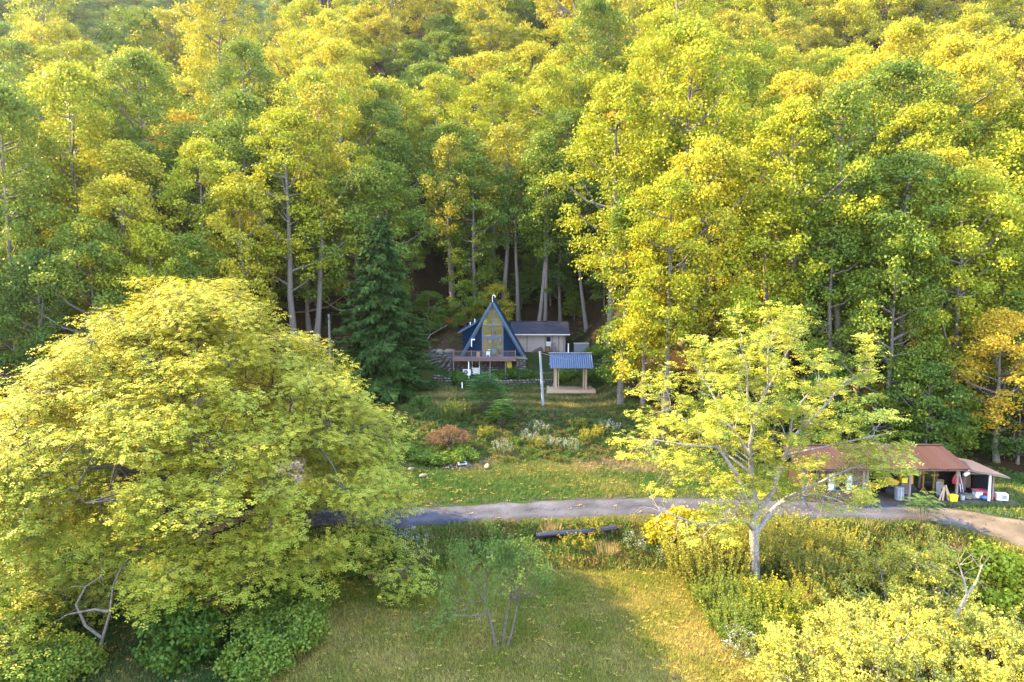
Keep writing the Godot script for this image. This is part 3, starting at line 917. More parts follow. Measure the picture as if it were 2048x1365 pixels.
func bungalow() -> void:
	var o := thing("bungalow", "low beige bungalow with grey shingle roof right of the A-frame", "bungalow", Vector3(3.0, 8.5, -88))
	var w := MB.new()
	w.box(Vector3(-1.05, 1.1, -0.1), Vector3(5.0, 2.9, 0.2)); w.box(Vector3(2.95, 1.1, -0.1), Vector3(1.9, 2.9, 0.2))
	w.box(Vector3(1.73, 2.3, -0.12), Vector3(0.7, 0.5, 0.16))
	w.box(Vector3(3.8, 1.1, -2.5), Vector3(0.2, 2.9, 4.8)); w.box(Vector3(0, 1.1, -5.0), Vector3(7.6, 2.9, 0.2)); w.box(Vector3(-3.6, 1.1, -2.5), Vector3(0.2, 2.9, 4.8))
	for s in [3.8, -3.6]:
		w.prism(PackedVector2Array([Vector2(-0.05, 2.5), Vector2(2.5, 3.72), Vector2(5.05, 2.5)]), Vector3(s + 0.1, 0, 0), Vector3(0, 0, -1), Vector3.UP, Vector3(-0.2, 0, 0))
	var wall := put("wall", w.mesh(), M["beige_wall"], o)
	for s in [1.0, -1.0]:
		var r := MB.new()
		R.seed = 8
		var nrow := 11
		for k in nrow:     # courses of shingles, each lapping the one below
			var f0 := k / float(nrow)
			var f1 := (k + 1.15) / nrow
			var x := -4.3
			while x < 4.4:
				var wd := minf(rf(0.5, 0.95), 4.45 - x)
				var g := rf(0.78, 1.2)
				r.col = Color(g, g * rf(0.96, 1.02), g * rf(0.95, 1.06))
				var z0 := 0.55 - 3.05 * f0
				var z1 := 0.55 - 3.05 * f1
				var y0 := 2.42 + 1.45 * f0 + 0.035
				var y1 := 2.42 + 1.45 * f1 + 0.008
				if s > 0.0:
					r.quad(Vector3(x, y0, z0), Vector3(x + wd, y0, z0), Vector3(x + wd, y1, z1), Vector3(x, y1, z1))
					r.quad(Vector3(x, y0 - 0.03, z0), Vector3(x + wd, y0 - 0.03, z0), Vector3(x + wd, y0, z0), Vector3(x, y0, z0))
				else:
					r.quad(Vector3(x + wd, y0, -5.0 - z0), Vector3(x, y0, -5.0 - z0), Vector3(x, y1, -5.0 - z1), Vector3(x + wd, y1, -5.0 - z1))
				x += wd
		r.col = Color(1, 1, 1)
		var rp := put("roof", r.mesh(), M["shingle"], o)
		var u := MB.new()
		u.quad(Vector3(4.45, 2.40, 0.55 if s > 0 else -5.55), Vector3(-4.3, 2.40, 0.55 if s > 0 else -5.55), Vector3(-4.3, 3.84, -2.5), Vector3(4.45, 3.84, -2.5))
		u.box(Vector3(0.08, 2.36, 0.56 if s > 0 else -5.56), Vector3(8.76, 0.14, 0.05))
		put("eaves_board", u.mesh(), M["cream_paint"], rp)
	var cap := MB.new()
	cap.box(Vector3(0.08, 3.9, -2.5), Vector3(8.76, 0.05, 0.3))
	put("ridge_cap", cap.mesh(), M["shingle"], o)
	for x in [-1.05, 1.3, 2.2, 3.05, 3.72]:
		var p := MB.new()
		p.box(Vector3(x, 1.2, 0.03), Vector3(0.11, 2.4, 0.08))
		put("trim_post", p.mesh(), M["grey_wood"], wall)
	var d := MB.new()
	d.box(Vector3(1.75, 0.68, -0.06), Vector3(0.8, 1.35, 0.08))
	var door := put("door", d.mesh(), M["cream_paint"], o)
	var g := MB.new(); g.box(Vector3(1.75, 1.72, -0.07), Vector3(0.74, 0.7, 0.05))
	put("pane", g.mesh(), M["dark_glass"], door)
	g = MB.new(); g.box(Vector3(1.75, 1.36, -0.02), Vector3(0.8, 0.06, 0.1)); put("sill", g.mesh(), M["white_paint"], door)
	g = MB.new(); g.box(Vector3(-2.6, 1.55, 0.02), Vector3(0.6, 0.9, 0.05))
	var wn := put("window", g.mesh(), M["frame_grey"], o)
	g = MB.new(); g.box(Vector3(-2.6, 1.55, 0.046), Vector3(0.5, 0.8, 0.02)); put("pane", g.mesh(), M["dark_glass"], wn)
	g = MB.new(); g.tube([Vector3(3.95, 2.3, 0.35), Vector3(3.95, 1.95, 0.1), Vector3(3.95, -0.3, 0.08)], [0.045, 0.045, 0.045], 6)
	put("downspout", g.mesh(), M["dark_metal"], o)
	# against its front wall
	var t := thing("rocking_chair", "grey slatted rocking chair against the beige bungalow wall", "chair", Vector3(5.35, gy(5.35, 87.3), -87.3))
	g = MB.new(); g.box(Vector3(0, 0.45, 0), Vector3(0.6, 0.05, 0.5)); put("seat", g.mesh(), M["grey_wood"], t)
	g = MB.new()
	for k in 6:
		g.box(Vector3(-0.25 + k * 0.1, 0.85, -0.26), Vector3(0.05, 0.8, 0.03), Basis(Vector3.RIGHT, -0.15))
	g.box(Vector3(0, 1.25, -0.32), Vector3(0.62, 0.08, 0.05)); put("backrest", g.mesh(), M["grey_wood"], t)
	for s in [-1, 1]:
		g = MB.new(); g.tube([Vector3(s * 0.28, 0.12, 0.42), Vector3(s * 0.28, 0.02, 0.1), Vector3(s * 0.28, 0.02, -0.2), Vector3(s * 0.28, 0.14, -0.52)], [0.03, 0.03, 0.03, 0.03], 5); put("rocker", g.mesh(), M["grey_wood"], t)
		g = MB.new(); g.box(Vector3(s * 0.29, 0.7, 0), Vector3(0.07, 0.04, 0.55)); put("arm", g.mesh(), M["grey_wood"], t)
		for z in [-0.2, 0.2]:
			g = MB.new(); g.box(Vector3(s * 0.28, 0.35, z), Vector3(0.05, 0.66, 0.05)); put("leg", g.mesh(), M["grey_wood"], t)
	g = MB.new()
	R.seed = 15
	t = thing("firewood_pile", "low heap of split firewood along the bungalow's front wall", "firewood", Vector3(3.2, gy(3.2, 87.4), -87.4))
	var row := [9, 8, 6, 4, 2]
	for j in row.size():
		for k in row[j]:
			var m := MB.new()
			var q := rf(0.7, 1.2)
			m.col = Color(q, q * 0.95, q * 0.9)
			var rr := rf(0.07, 0.1)
			var x: float = -0.75 + (k + 0.5 * j + rf(-0.1, 0.1)) * 0.18 + 0.2 * j
			m.tube([Vector3(x, 0.08 + j * 0.15, -0.2), Vector3(x + rf(-0.03, 0.03), 0.08 + j * 0.15, 0.2)], [rr, rr], 6)
			put("log", m.mesh(), M["log_wood"], t)
	t = thing("barrel_planter", "orange-brown barrel standing by the bungalow's door", "barrel", Vector3(4.62, gy(4.62, 87.5), -87.5))
	g = MB.new(); g.tube([Vector3(0, 0, 0), Vector3(0, 0.25, 0), Vector3(0, 0.55, 0), Vector3(0, 0.85, 0)], [0.26, 0.34, 0.34, 0.27], 12); put("body", g.mesh(), M["amber_wood"], t)
	for y in [0.14, 0.7]:
		g = MB.new(); g.tube([Vector3(0, y, 0), Vector3(0, y + 0.05, 0)], [0.325, 0.33], 12); put("hoop", g.mesh(), M["dark_metal"], t)
	g = MB.new(); g.box(Vector3(0, 0.5, 0), Vector3(0.14, 1.3, 0.12)); g.box(Vector3(0, 1.17, 0), Vector3(0.2, 0.05, 0.18))
	single("gate_post", g.mesh(), M["white_paint"], "short white post at the bungalow's right corner", "post", Vector3(7.25, gy(7.25, 87.4), -87.4))
	t = thing("grey_tank", "grey box tank on the slope above the blue-roofed pavilion", "tank", Vector3(9.0, gy(9.0, 88.5) - 0.1, -88.5))
	g = MB.new(); g.box(Vector3(0, 0.55, 0), Vector3(1.9, 1.15, 1.1)); put("body", g.mesh(), M["grey_metal"], t)
	g = MB.new(); g.box(Vector3(0, 1.16, 0), Vector3(2.0, 0.09, 1.2)); put("lid", g.mesh(), M["pale_metal"], t)
	for k in 5:
		g = MB.new(); g.box(Vector3(-0.76 + k * 0.38, 0.55, 0.565), Vector3(0.05, 1.05, 0.03)); put("rib", g.mesh(), M["grey_metal"], t)

func pavilion() -> void:
	var y0 := gy(6.4, 71.5)
	var o := thing("pavilion", "open timber pavilion on raised platform with corrugated blue roof", "pavilion", Vector3(6.35, 6.1, -72.5))
	var g := MB.new()
	R.seed = 6
	for k in 21:
		var q := rf(0.88, 1.12)
		g.col = Color(q, q, q * 0.97)
		g.box(Vector3(0, -0.02, -0.08 - k * 0.14), Vector3(5.0, 0.04, 0.132))
	g.col = Color(1, 1, 1)
	var deck := put("platform", g.mesh(), M["new_wood"], o)
	g = MB.new()
	g.box(Vector3(0, -0.19, 0.02), Vector3(5.3, 0.3, 0.06)); g.box(Vector3(0, -0.19, -3.04), Vector3(5.1, 0.3, 0.06))
	for x in [-2.5, -1.25, 0.0, 1.25, 2.5]:
		g.box(Vector3(x, -0.2, -1.5), Vector3(0.06, 0.28, 2.96))
	put("rim_joist", g.mesh(), M["new_wood"], deck)
	g = MB.new(); g.box(Vector3(2.42, 0.02, -1.3), Vector3(0.12, 0.1, 2.5), Basis(Vector3.UP, 0.12)); g.box(Vector3(-2.35, 0.02, -1.6), Vector3(0.2, 0.06, 2.6)); put("loose_plank", g.mesh(), M["new_wood"], deck)
	for x in [-1.62, 1.62]:
		for z in [-0.35, -2.7]:
			g = MB.new(); g.box(Vector3(x, 1.2, z), Vector3(0.19, 2.4, 0.19)); put("post", g.mesh(), M["new_wood"], o)
			g = MB.new(); g.box(Vector3(x, -0.52, z), Vector3(0.16, 0.4, 0.16)); put("stub_post", g.mesh(), M["grey_wood"], o)
			g = MB.new()
			var gr := gy(6.35 + x, 72.5 - z) - 6.1
			g.tube([Vector3(x, gr - 0.2, z), Vector3(x, gr + 0.3, z), Vector3(x, maxf(gr + 0.4, -0.7), z)], [0.24, 0.19, 0.12], 8); put("concrete_foot", g.mesh(), M["concrete"], o)
	for x in [-1.36, 1.36]:
		g = MB.new(); g.box(Vector3(x, 1.2, -0.42), Vector3(0.09, 2.4, 0.14)); put("brace_post", g.mesh(), M["new_wood"], o)
	g = MB.new()
	for z in [-0.35, -2.7]:
		g.box(Vector3(0, 2.5, z), Vector3(4.5, 0.2, 0.14))
	for k in 6:
		for s in [[0.3, 2.38, -1.52, 3.72], [-3.35, 2.38, -1.52, 3.72]]:
			g.beam(Vector3(-2.1 + k * 0.84, s[1], s[0]), Vector3(-2.1 + k * 0.84, s[3] - 0.06, s[2]), 0.05, 0.12)
	put("rafters", g.mesh(), M["new_wood"], o)
	for s in [1.0, -1.0]:      # corrugated sheets
		g = MB.new()
		var n := 160
		for k in n:
			var xa := -2.32 + 4.64 * k / n
			var xb := -2.32 + 4.64 * (k + 1) / n
			var ha := 0.028 * cos(k * TAU / 8.0)
			var hb := 0.028 * cos((k + 1) * TAU / 8.0)
			var z0 := 0.38 if s > 0.0 else -3.42
			var a := Vector3(xa, 2.42 + ha, z0)
			var b := Vector3(xb, 2.42 + hb, z0)
			var c := Vector3(xb, 3.82 + hb, -1.52)
			var e := Vector3(xa, 3.82 + ha, -1.52)
			if s > 0.0:
				g.quad(a, b, c, e)
			else:
				g.quad(b, a, e, c)
		put("roof_sheet", g.mesh(), M["blue_metal"], o)
	g = MB.new(); g.box(Vector3(0, 3.87, -1.52), Vector3(4.68, 0.05, 0.22))
	put("ridge_cap", g.mesh(), M["pale_metal"], o)
	g = MB.new(); g.tube([Vector3(0, -0.2, 0), Vector3(0, 0.12, 0)], [0.75, 0.7], 12)
	# utility poles and their wire
	o = thing("utility_pole", "leaning silver-grey pole left of the blue-roofed pavilion", "pole", on(3.2, 68.5))
	g = MB.new(); g.tube([Vector3(0, -0.6, 0), Vector3(-0.18, 2.6, -0.2), Vector3(-0.36, 5.55, -0.4)], [0.16, 0.14, 0.115], 9); put("shaft", g.mesh(), M["silver_wood"], o)
	g = MB.new(); g.tube([Vector3(-0.36, 5.4, -0.38), Vector3(-0.3, 5.4, -0.2)], [0.03, 0.03], 5); put("bolt", g.mesh(), M["dark_metal"], o)
	o = thing("service_pole", "dark grey pole rising between the golden tree and the spruce", "pole", on(-20.6, 76.5))
	g = MB.new(); g.tube([Vector3(0, -0.6, 0), Vector3(0.1, 4, 0), Vector3(0.05, 7.9, 0)], [0.17, 0.15, 0.12], 9); put("shaft", g.mesh(), M["grey_wood"], o)
	g = MB.new(); g.box(Vector3(0.05, 7.4, 0.12), Vector3(0.12, 0.3, 0.1)); put("bracket", g.mesh(), M["dark_metal"], o)
	g = MB.new()
	var a := on(3.2, 68.5) + Vector3(-0.34, 5.4, -0.4)
	var b := on(11.6, 78.0, -0.1)
	var pts := []
	var rs := []
	for k in 13:
		var f := k / 12.0
		pts.append(a.lerp(b, f) - Vector3(0, sin(f * PI) * 0.35, 0)); rs.append(0.022)
	g.tube(pts, rs, 5)
	single("guy_wire", g.mesh(), M["pale_metal"], "thin pale wire slanting from the leaning pole behind the pavilion", "wire")

func terrace() -> void:
	# retaining walls of laid stone
	var o := thing("stepped_stone_wall", "tall dry-stone retaining wall left of the deck", "stone wall", Vector3.ZERO)
	var g := MB.new()
	stones(g, on(-10.2, 79.0, -0.3), on(-7.2, 78.3, -0.3), 2.3, 2.2, 0.4, 0.5, 41)
	stones(g, on(-7.2, 78.3, -0.3), on(-6.9, 80.2, -0.3), 2.3, 2.1, 0.4, 0.5, 42)
	stones(g, on(-8.9, 77.0, -0.2), on(-7.0, 76.6, -0.2), 1.0, 0.8, 0.42, 0.5, 43)
	put("stone", g.mesh(), M["stone"], o).set_meta("kind", "stuff")
	o = thing("low_stone_wall", "low crumbling stone wall across the slope below the A-frame", "stone wall", Vector3.ZERO)
	g = MB.new()
	stones(g, on(-5.6, 76.0, -0.15), on(-1.0, 75.9, -0.15), 0.5, 0.65, 0.34, 0.42, 44, Color(0.3, 0.26, 0.23))
	stones(g, on(-1.0, 75.9, -0.15), on(4.9, 76.4, -0.15), 0.75, 0.55, 0.36, 0.42, 45, Color(0.3, 0.26, 0.23))
	put("stone", g.mesh(), M["stone"], o).set_meta("kind", "stuff")
	o = thing("upper_stone_edging", "short row of edging stones on the lawn behind the pavilion", "stone wall", Vector3.ZERO)
	g = MB.new()
	stones(g, on(2.2, 80.4, -0.1), on(5.4, 80.6, -0.1), 0.3, 0.3, 0.34, 0.34, 46)
	put("stone", g.mesh(), M["stone"], o).set_meta("kind", "stuff")
	o = thing("field_stone_wall", "long low dry-stone wall behind the golden tree at left", "stone wall", Vector3.ZERO)
	g = MB.new()
	for k in 5:
		stones(g, on(-38.0 + k * 3.4, 46.2 + 0.3 * (k % 3), -0.2), on(-34.6 + k * 3.4, 46.2 + 0.3 * ((k + 1) % 3), -0.2), 1.15, 1.1, 0.36, 0.5, 51 + k, Color(0.2, 0.19, 0.19))
	put("stone", g.mesh(), M["stone"], o).set_meta("kind", "stuff")
	var n := 0
	for q in [[-9.1, 85.6, 1.0, 0.75, "larger rounded tan boulder behind the left end of the deck"], [-7.9, 85.7, 1.4, 0.8, "flat tan boulder right of a rounder one behind the deck"]]:
		g = MB.new(); g.blob(Vector3(0, q[3] * 0.35, 0), Vector3(q[2], q[3], 0.9), 3 + n, 0.14, 12, 8)
		single("boulder", g.mesh(), M["tan_stone"], q[4], "boulder", on(q[0], q[1]), 0.3 * n); n += 1
	for q in [[-7.2, 54.0, 0.75, 0.35, "pale flat rock on the lawn beside the golden tree's edge"], [-8.4, 55.6, 0.5, 0.35, "small pale rock behind the flat one by the golden tree"], [-2.1, 56.4, 1.3, 0.3, "long whitish slab of stone at the foot of the flower bank"]]:
		g = MB.new(); g.blob(Vector3(0, q[3] * 0.3, 0), Vector3(q[2], q[3], 0.5), 13 + n, 0.2, 10, 6)
		single("rock", g.mesh(), M["tan_stone"], q[4], "rock", on(q[0], q[1]), 0.4 * n); n += 1
	# heap of broken bricks with a pale panel on it
	o = thing("rubble_heap", "heap of broken bricks and chips on the back lawn", "rubble", on(-4.6, 56.6))
	R.seed = 66
	for k in 44:
		var rr := sqrt(R.randf()) * 1.5
		var a := rf(0, TAU)
		var q := rf(0.7, 1.3)
		g = MB.new()
		g.col = Color(q, q * rf(0.85, 1.05), q * rf(0.8, 1.1))
		g.box(Vector3(cos(a) * rr, 0.04 + 0.26 * (1.0 - rr / 1.5) * R.randf(), sin(a) * rr * 0.6), Vector3(rf(0.12, 0.26), rf(0.06, 0.11), rf(0.09, 0.16)), Basis(ru(), rf(0, 3)))
		put("brick", g.mesh(), M["brick"], o)
	o = thing("roof_panel_offcut", "pale blue-grey sheet lying on the brick rubble heap", "sheet", on(-4.2, 56.5, 0.32), 0.3)
	g = MB.new(); g.box(Vector3(0, 0, 0), Vector3(0.75, 0.05, 0.5), Basis(Vector3.RIGHT, 0.3)); put("sheet", g.mesh(), M["pale_metal"], o)
	g = MB.new(); g.box(Vector3(0.02, 0.05, 0.02), Vector3(0.5, 0.05, 0.12), Basis(Vector3.RIGHT, 0.3)); put("strap", g.mesh(), M["dark_metal"], o)
	g = MB.new(); g.box(Vector3(0, 0.28, 0), Vector3(0.12, 0.6, 0.12)); g.box(Vector3(0, 0.6, 0), Vector3(0.15, 0.05, 0.15))
	single("marker_post", g.mesh(), M["white_paint"], "little white marker post in front of the stone wall", "post", on(-5.5, 74.6))
	# plank bridge over the ditch by the golden tree
	o = thing("plank_bridge", "weathered brown plank bridge seen through the golden tree", "bridge", Vector3(-19.3, 0, -44.2), -0.42)
	for k in 22:
		var q := rf(0.75, 1.2)
		g = MB.new(); g.col = Color(q, q, q)
		g.box(Vector3(0, 1.62, -3.0 + k * 0.28), Vector3(1.9, 0.06, 0.262)); put("plank", g.mesh(), M["red_wood"], o)
	for s in [-1, 1]:
		g = MB.new(); g.box(Vector3(s * 0.99, 1.66, 0), Vector3(0.14, 0.3, 6.4)); put("side_beam", g.mesh(), M["dark_wood"], o)
		for z in [-2.8, 2.8]:
			g = MB.new(); g.box(Vector3(s * 0.8, 0.78, z), Vector3(0.18, 1.6, 0.18)); put("pile", g.mesh(), M["dark_wood"], o)
	o = thing("white_tarp_bundle", "crumpled white sheet lying beside the plank bridge", "sheet", on(-21.0, 46.6))
	g = MB.new(); g.blob(Vector3(0, 0.3, 0), Vector3(1.3, 0.8, 0.9), 4, 0.4, 12, 8); put("cloth", g.mesh(), M["white_paint"], o)
	# black corrugated pipe on the bank under the road
	o = thing("drain_pipe", "black corrugated drain pipe lying on the bank under the road", "pipe", Vector3.ZERO)
	g = MB.new()
	pts_pipe(g, on(1.6, 43.2, 0.5), on(6.9, 43.7, 0.5), 0.23)
	put("pipe", g.mesh(), M["black_plastic"], o)

func pts_pipe(g: MB, a: Vector3, b: Vector3, r: float) -> void:
	var pts := []
	var rs := []
	var n := 300
	for k in n:
		var f := k / float(n - 1)
		pts.append(a.lerp(b, f) + Vector3(0, 0.04 * sin(f * 7.0), 0.08 * sin(f * 5.0)))
		rs.append(r * (1.0 if k % 7 < 4 else 0.76))
	g.tube(pts, rs, 10)
# ---------------------------------------------------------------- the open barn and what it shelters
func barn() -> void:
	var o := thing("barn", "long open barn with rusty red metal roof beside the yard", "barn", Vector3(28, 1.8, -49))
	var g := MB.new()
	R.seed = 91
	# plank room at the left: each board its own plank
	var wall := Node3D.new()
	wall.name = "plank_wall"
	o.add_child(wall, true)
	var x := -5.6
	while x < -1.95:
		var wd := rf(0.15, 0.24)
		var under: bool = x + wd > -4.78 and x < -3.0
		var q := rf(0.65, 1.25)
		var m := MB.new()
		m.col = Color(q, q * rf(0.92, 1.0), q * rf(0.85, 1.0))
		if under:
			m.box(Vector3(x + wd * 0.5, 0.30, 0.0 + rf(-0.01, 0.01)), Vector3(wd - 0.012, 0.85, 0.03))
			m.box(Vector3(x + wd * 0.5, 2.28, 0.0 + rf(-0.01, 0.01)), Vector3(wd - 0.012, 0.5, 0.03))
		else:
			m.box(Vector3(x + wd * 0.5, 1.18, rf(-0.01, 0.01)), Vector3(wd - 0.012, 2.6, 0.03))
		put("plank", m.mesh(), M["barn_wood"], wall)
		x += wd
	x = -5.65
	while x < -1.85:
		var wd := rf(0.14, 0.22)
		var q := rf(0.8, 1.5)
		var m := MB.new()
		m.col = Color(q, q * 0.93, q * 0.85)
		m.box(Vector3(x + wd * 0.5, 0.16 + rf(-0.02, 0.02), 0.06), Vector3(wd - 0.014, 0.62, 0.03))
		put("skirt_plank", m.mesh(), M["barn_wood"], wall)
		x += wd
	g = MB.new()
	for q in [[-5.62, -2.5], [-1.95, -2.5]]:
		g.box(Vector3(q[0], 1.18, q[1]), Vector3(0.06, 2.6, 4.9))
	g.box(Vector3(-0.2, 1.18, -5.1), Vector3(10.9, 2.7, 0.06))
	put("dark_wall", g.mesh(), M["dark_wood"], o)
	for q in [-2.2, -1.93]:
		g = MB.new(); g.box(Vector3(q, 1.2, 0.05), Vector3(0.2, 2.4, 0.08)); put("corner_board", g.mesh(), M["post_wood"], wall)
	g = MB.new()
	for y in [0.72, 1.36, 1.98]:
		g.box(Vector3(-3.9, y, 0.03), Vector3(1.9, 0.08, 0.1))
	for xx in [-4.82, -4.28, -3.45, -2.98]:
		g.box(Vector3(xx, 1.35, 0.035), Vector3(0.07, 1.3, 0.1))
	var fr := put("window", g.mesh(), M["teal_paint"], o)
	for j in 2:
		for k in 3:
			g = MB.new()
			g.box(Vector3([-4.55, -3.865, -3.215][k], 1.04 + 0.63 * j, 0.0), Vector3([0.47, 0.76, 0.4][k], 0.56, 0.02))
			put("pane", g.mesh(), M["dark_glass"] if k == 1 else M["curtain"], fr)
	# roof sheets
	x = -7.1
	var i := 0
	while x < 5.25:
		var wd := minf(rf(0.78, 0.9), 5.35 - x)
		var q := rf(0.78, 1.25)
		g = MB.new()
		g.col = Color(q, q * rf(0.9, 1.06), q * rf(0.9, 1.1))
		var up := 0.012 * (i % 2)
		var zf := 0.5 + rf(-0.03, 0.05)
		for k in 6:
			var xa := x + wd * k / 6.0
			var xb := x + wd * (k + 1) / 6.0
			var ha := 0.02 * (k % 2) + up
			var hb := 0.02 * ((k + 1) % 2) + up
			g.quad(Vector3(xa, 2.45 + ha, zf), Vector3(xb, 2.45 + hb, zf), Vector3(xb, 3.36 + hb, -3.0), Vector3(xa, 3.36 + ha, -3.0))
		put("roof_sheet", g.mesh(), M["rust_roof"], o)
		x += wd
		i += 1
	g = MB.new()
	g.quad(Vector3(5.35, 2.40, -6.2), Vector3(-7.1, 2.40, -6.2), Vector3(-7.1, 3.36, -3.0), Vector3(5.35, 3.36, -3.0))
	put("back_roof", g.mesh(), M["rust_roof"], o)
	g = MB.new(); g.box(Vector3(-0.9, 3.39, -3.0), Vector3(12.5, 0.05, 0.3)); put("ridge_cap", g.mesh(), M["rust_roof"], o)
	g = MB.new()
	g.box(Vector3(-0.9, 2.33, 0.3), Vector3(12.3, 0.16, 0.1)); g.box(Vector3(-0.9, 2.33, -4.9), Vector3(12.3, 0.16, 0.1))
	for k in 10:
		var xx := -6.9 + k * 1.33
		g.beam(Vector3(xx, 2.36, 0.4), Vector3(xx, 3.26, -2.9), 0.06, 0.12); g.beam(Vector3(xx, 2.34, -5.9), Vector3(xx, 3.26, -3.1), 0.06, 0.12)
		if k > 3:
			g.beam(Vector3(xx, 2.3, 0.2), Vector3(xx, 2.3, -5.0), 0.07, 0.14)
	put("roof_frame", g.mesh(), M["barn_wood"], o)
	for q in [[1.15, 0.1], [4.62, 0.1], [3.5, -2.6], [2.3, -2.6], [-6.6, 0.1]]:
		g = MB.new(); g.tube([Vector3(q[0], -0.2, q[1]), Vector3(q[0] + 0.02, 1.2, q[1]), Vector3(q[0] - 0.02, 2.35, q[1])], [0.115, 0.10, 0.10], 7); put("post", g.mesh(), M["blue_paint"] if q[0] < -6 else M["post_wood"], o)
	# side shed
	g = MB.new()
	for k in 5:
		var q := rf(0.8, 1.15)
		g.col = Color(q, q, q)
		var xa := 5.15 + k * 0.6
		var ya := 2.42 - k * 0.115
		g.quad(Vector3(xa, ya, 0.55), Vector3(xa + 0.62, ya - 0.118, 0.55), Vector3(xa + 0.62, ya + 0.03, -3.6), Vector3(xa, ya + 0.15, -3.6))
		g.quad(Vector3(xa + 0.62, ya - 0.158, 0.55), Vector3(xa, ya - 0.04, 0.55), Vector3(xa, ya + 0.11, -3.6), Vector3(xa + 0.62, ya - 0.01, -3.6))
	g.col = Color(1, 1, 1)
	var shed := put("side_shed_roof", g.mesh(), M["grey_roof"], o)
	g = MB.new(); g.beam(Vector3(5.1, 2.36, 0.56), Vector3(8.16, 1.78, 0.56), 0.1, 0.05); g.beam(Vector3(5.2, 2.0, 0.0), Vector3(7.6, 1.95, 0.0), 0.09, 0.12); put("fascia", g.mesh(), M["post_wood"], shed)
	for q in [[7.0, 0.15, 0.1], [7.35, 0.0, 0.085], [7.5, -3.3, 0.08], [5.3, -3.3, 0.08]]:
		g = MB.new(); g.tube([Vector3(q[0], -0.2, q[1]), Vector3(q[0], 1.95, q[1])], [q[2], q[2] * 0.9], 7); put("shed_post", g.mesh(), M["white_paint"] if q[0] == 7.0 else M["post_wood"], shed)
	g = MB.new()
	x = 5.2
	while x < 7.5:
		var q := rf(0.7, 1.2)
		g.col = Color(q, q, q * 1.05)
		g.box(Vector3(x, 0.95, -3.4), Vector3(0.17, 2.1, 0.03)); x += 0.18
	put("shed_back_wall", g.mesh(), M["dark_wood"], shed)
	g = MB.new(); g.box(Vector3(7.42, 0.9, -1.7), Vector3(0.03, 1.6, 3.0)); put("shed_side_wall", g.mesh(), M["slate_metal"], shed)
	barn_things()

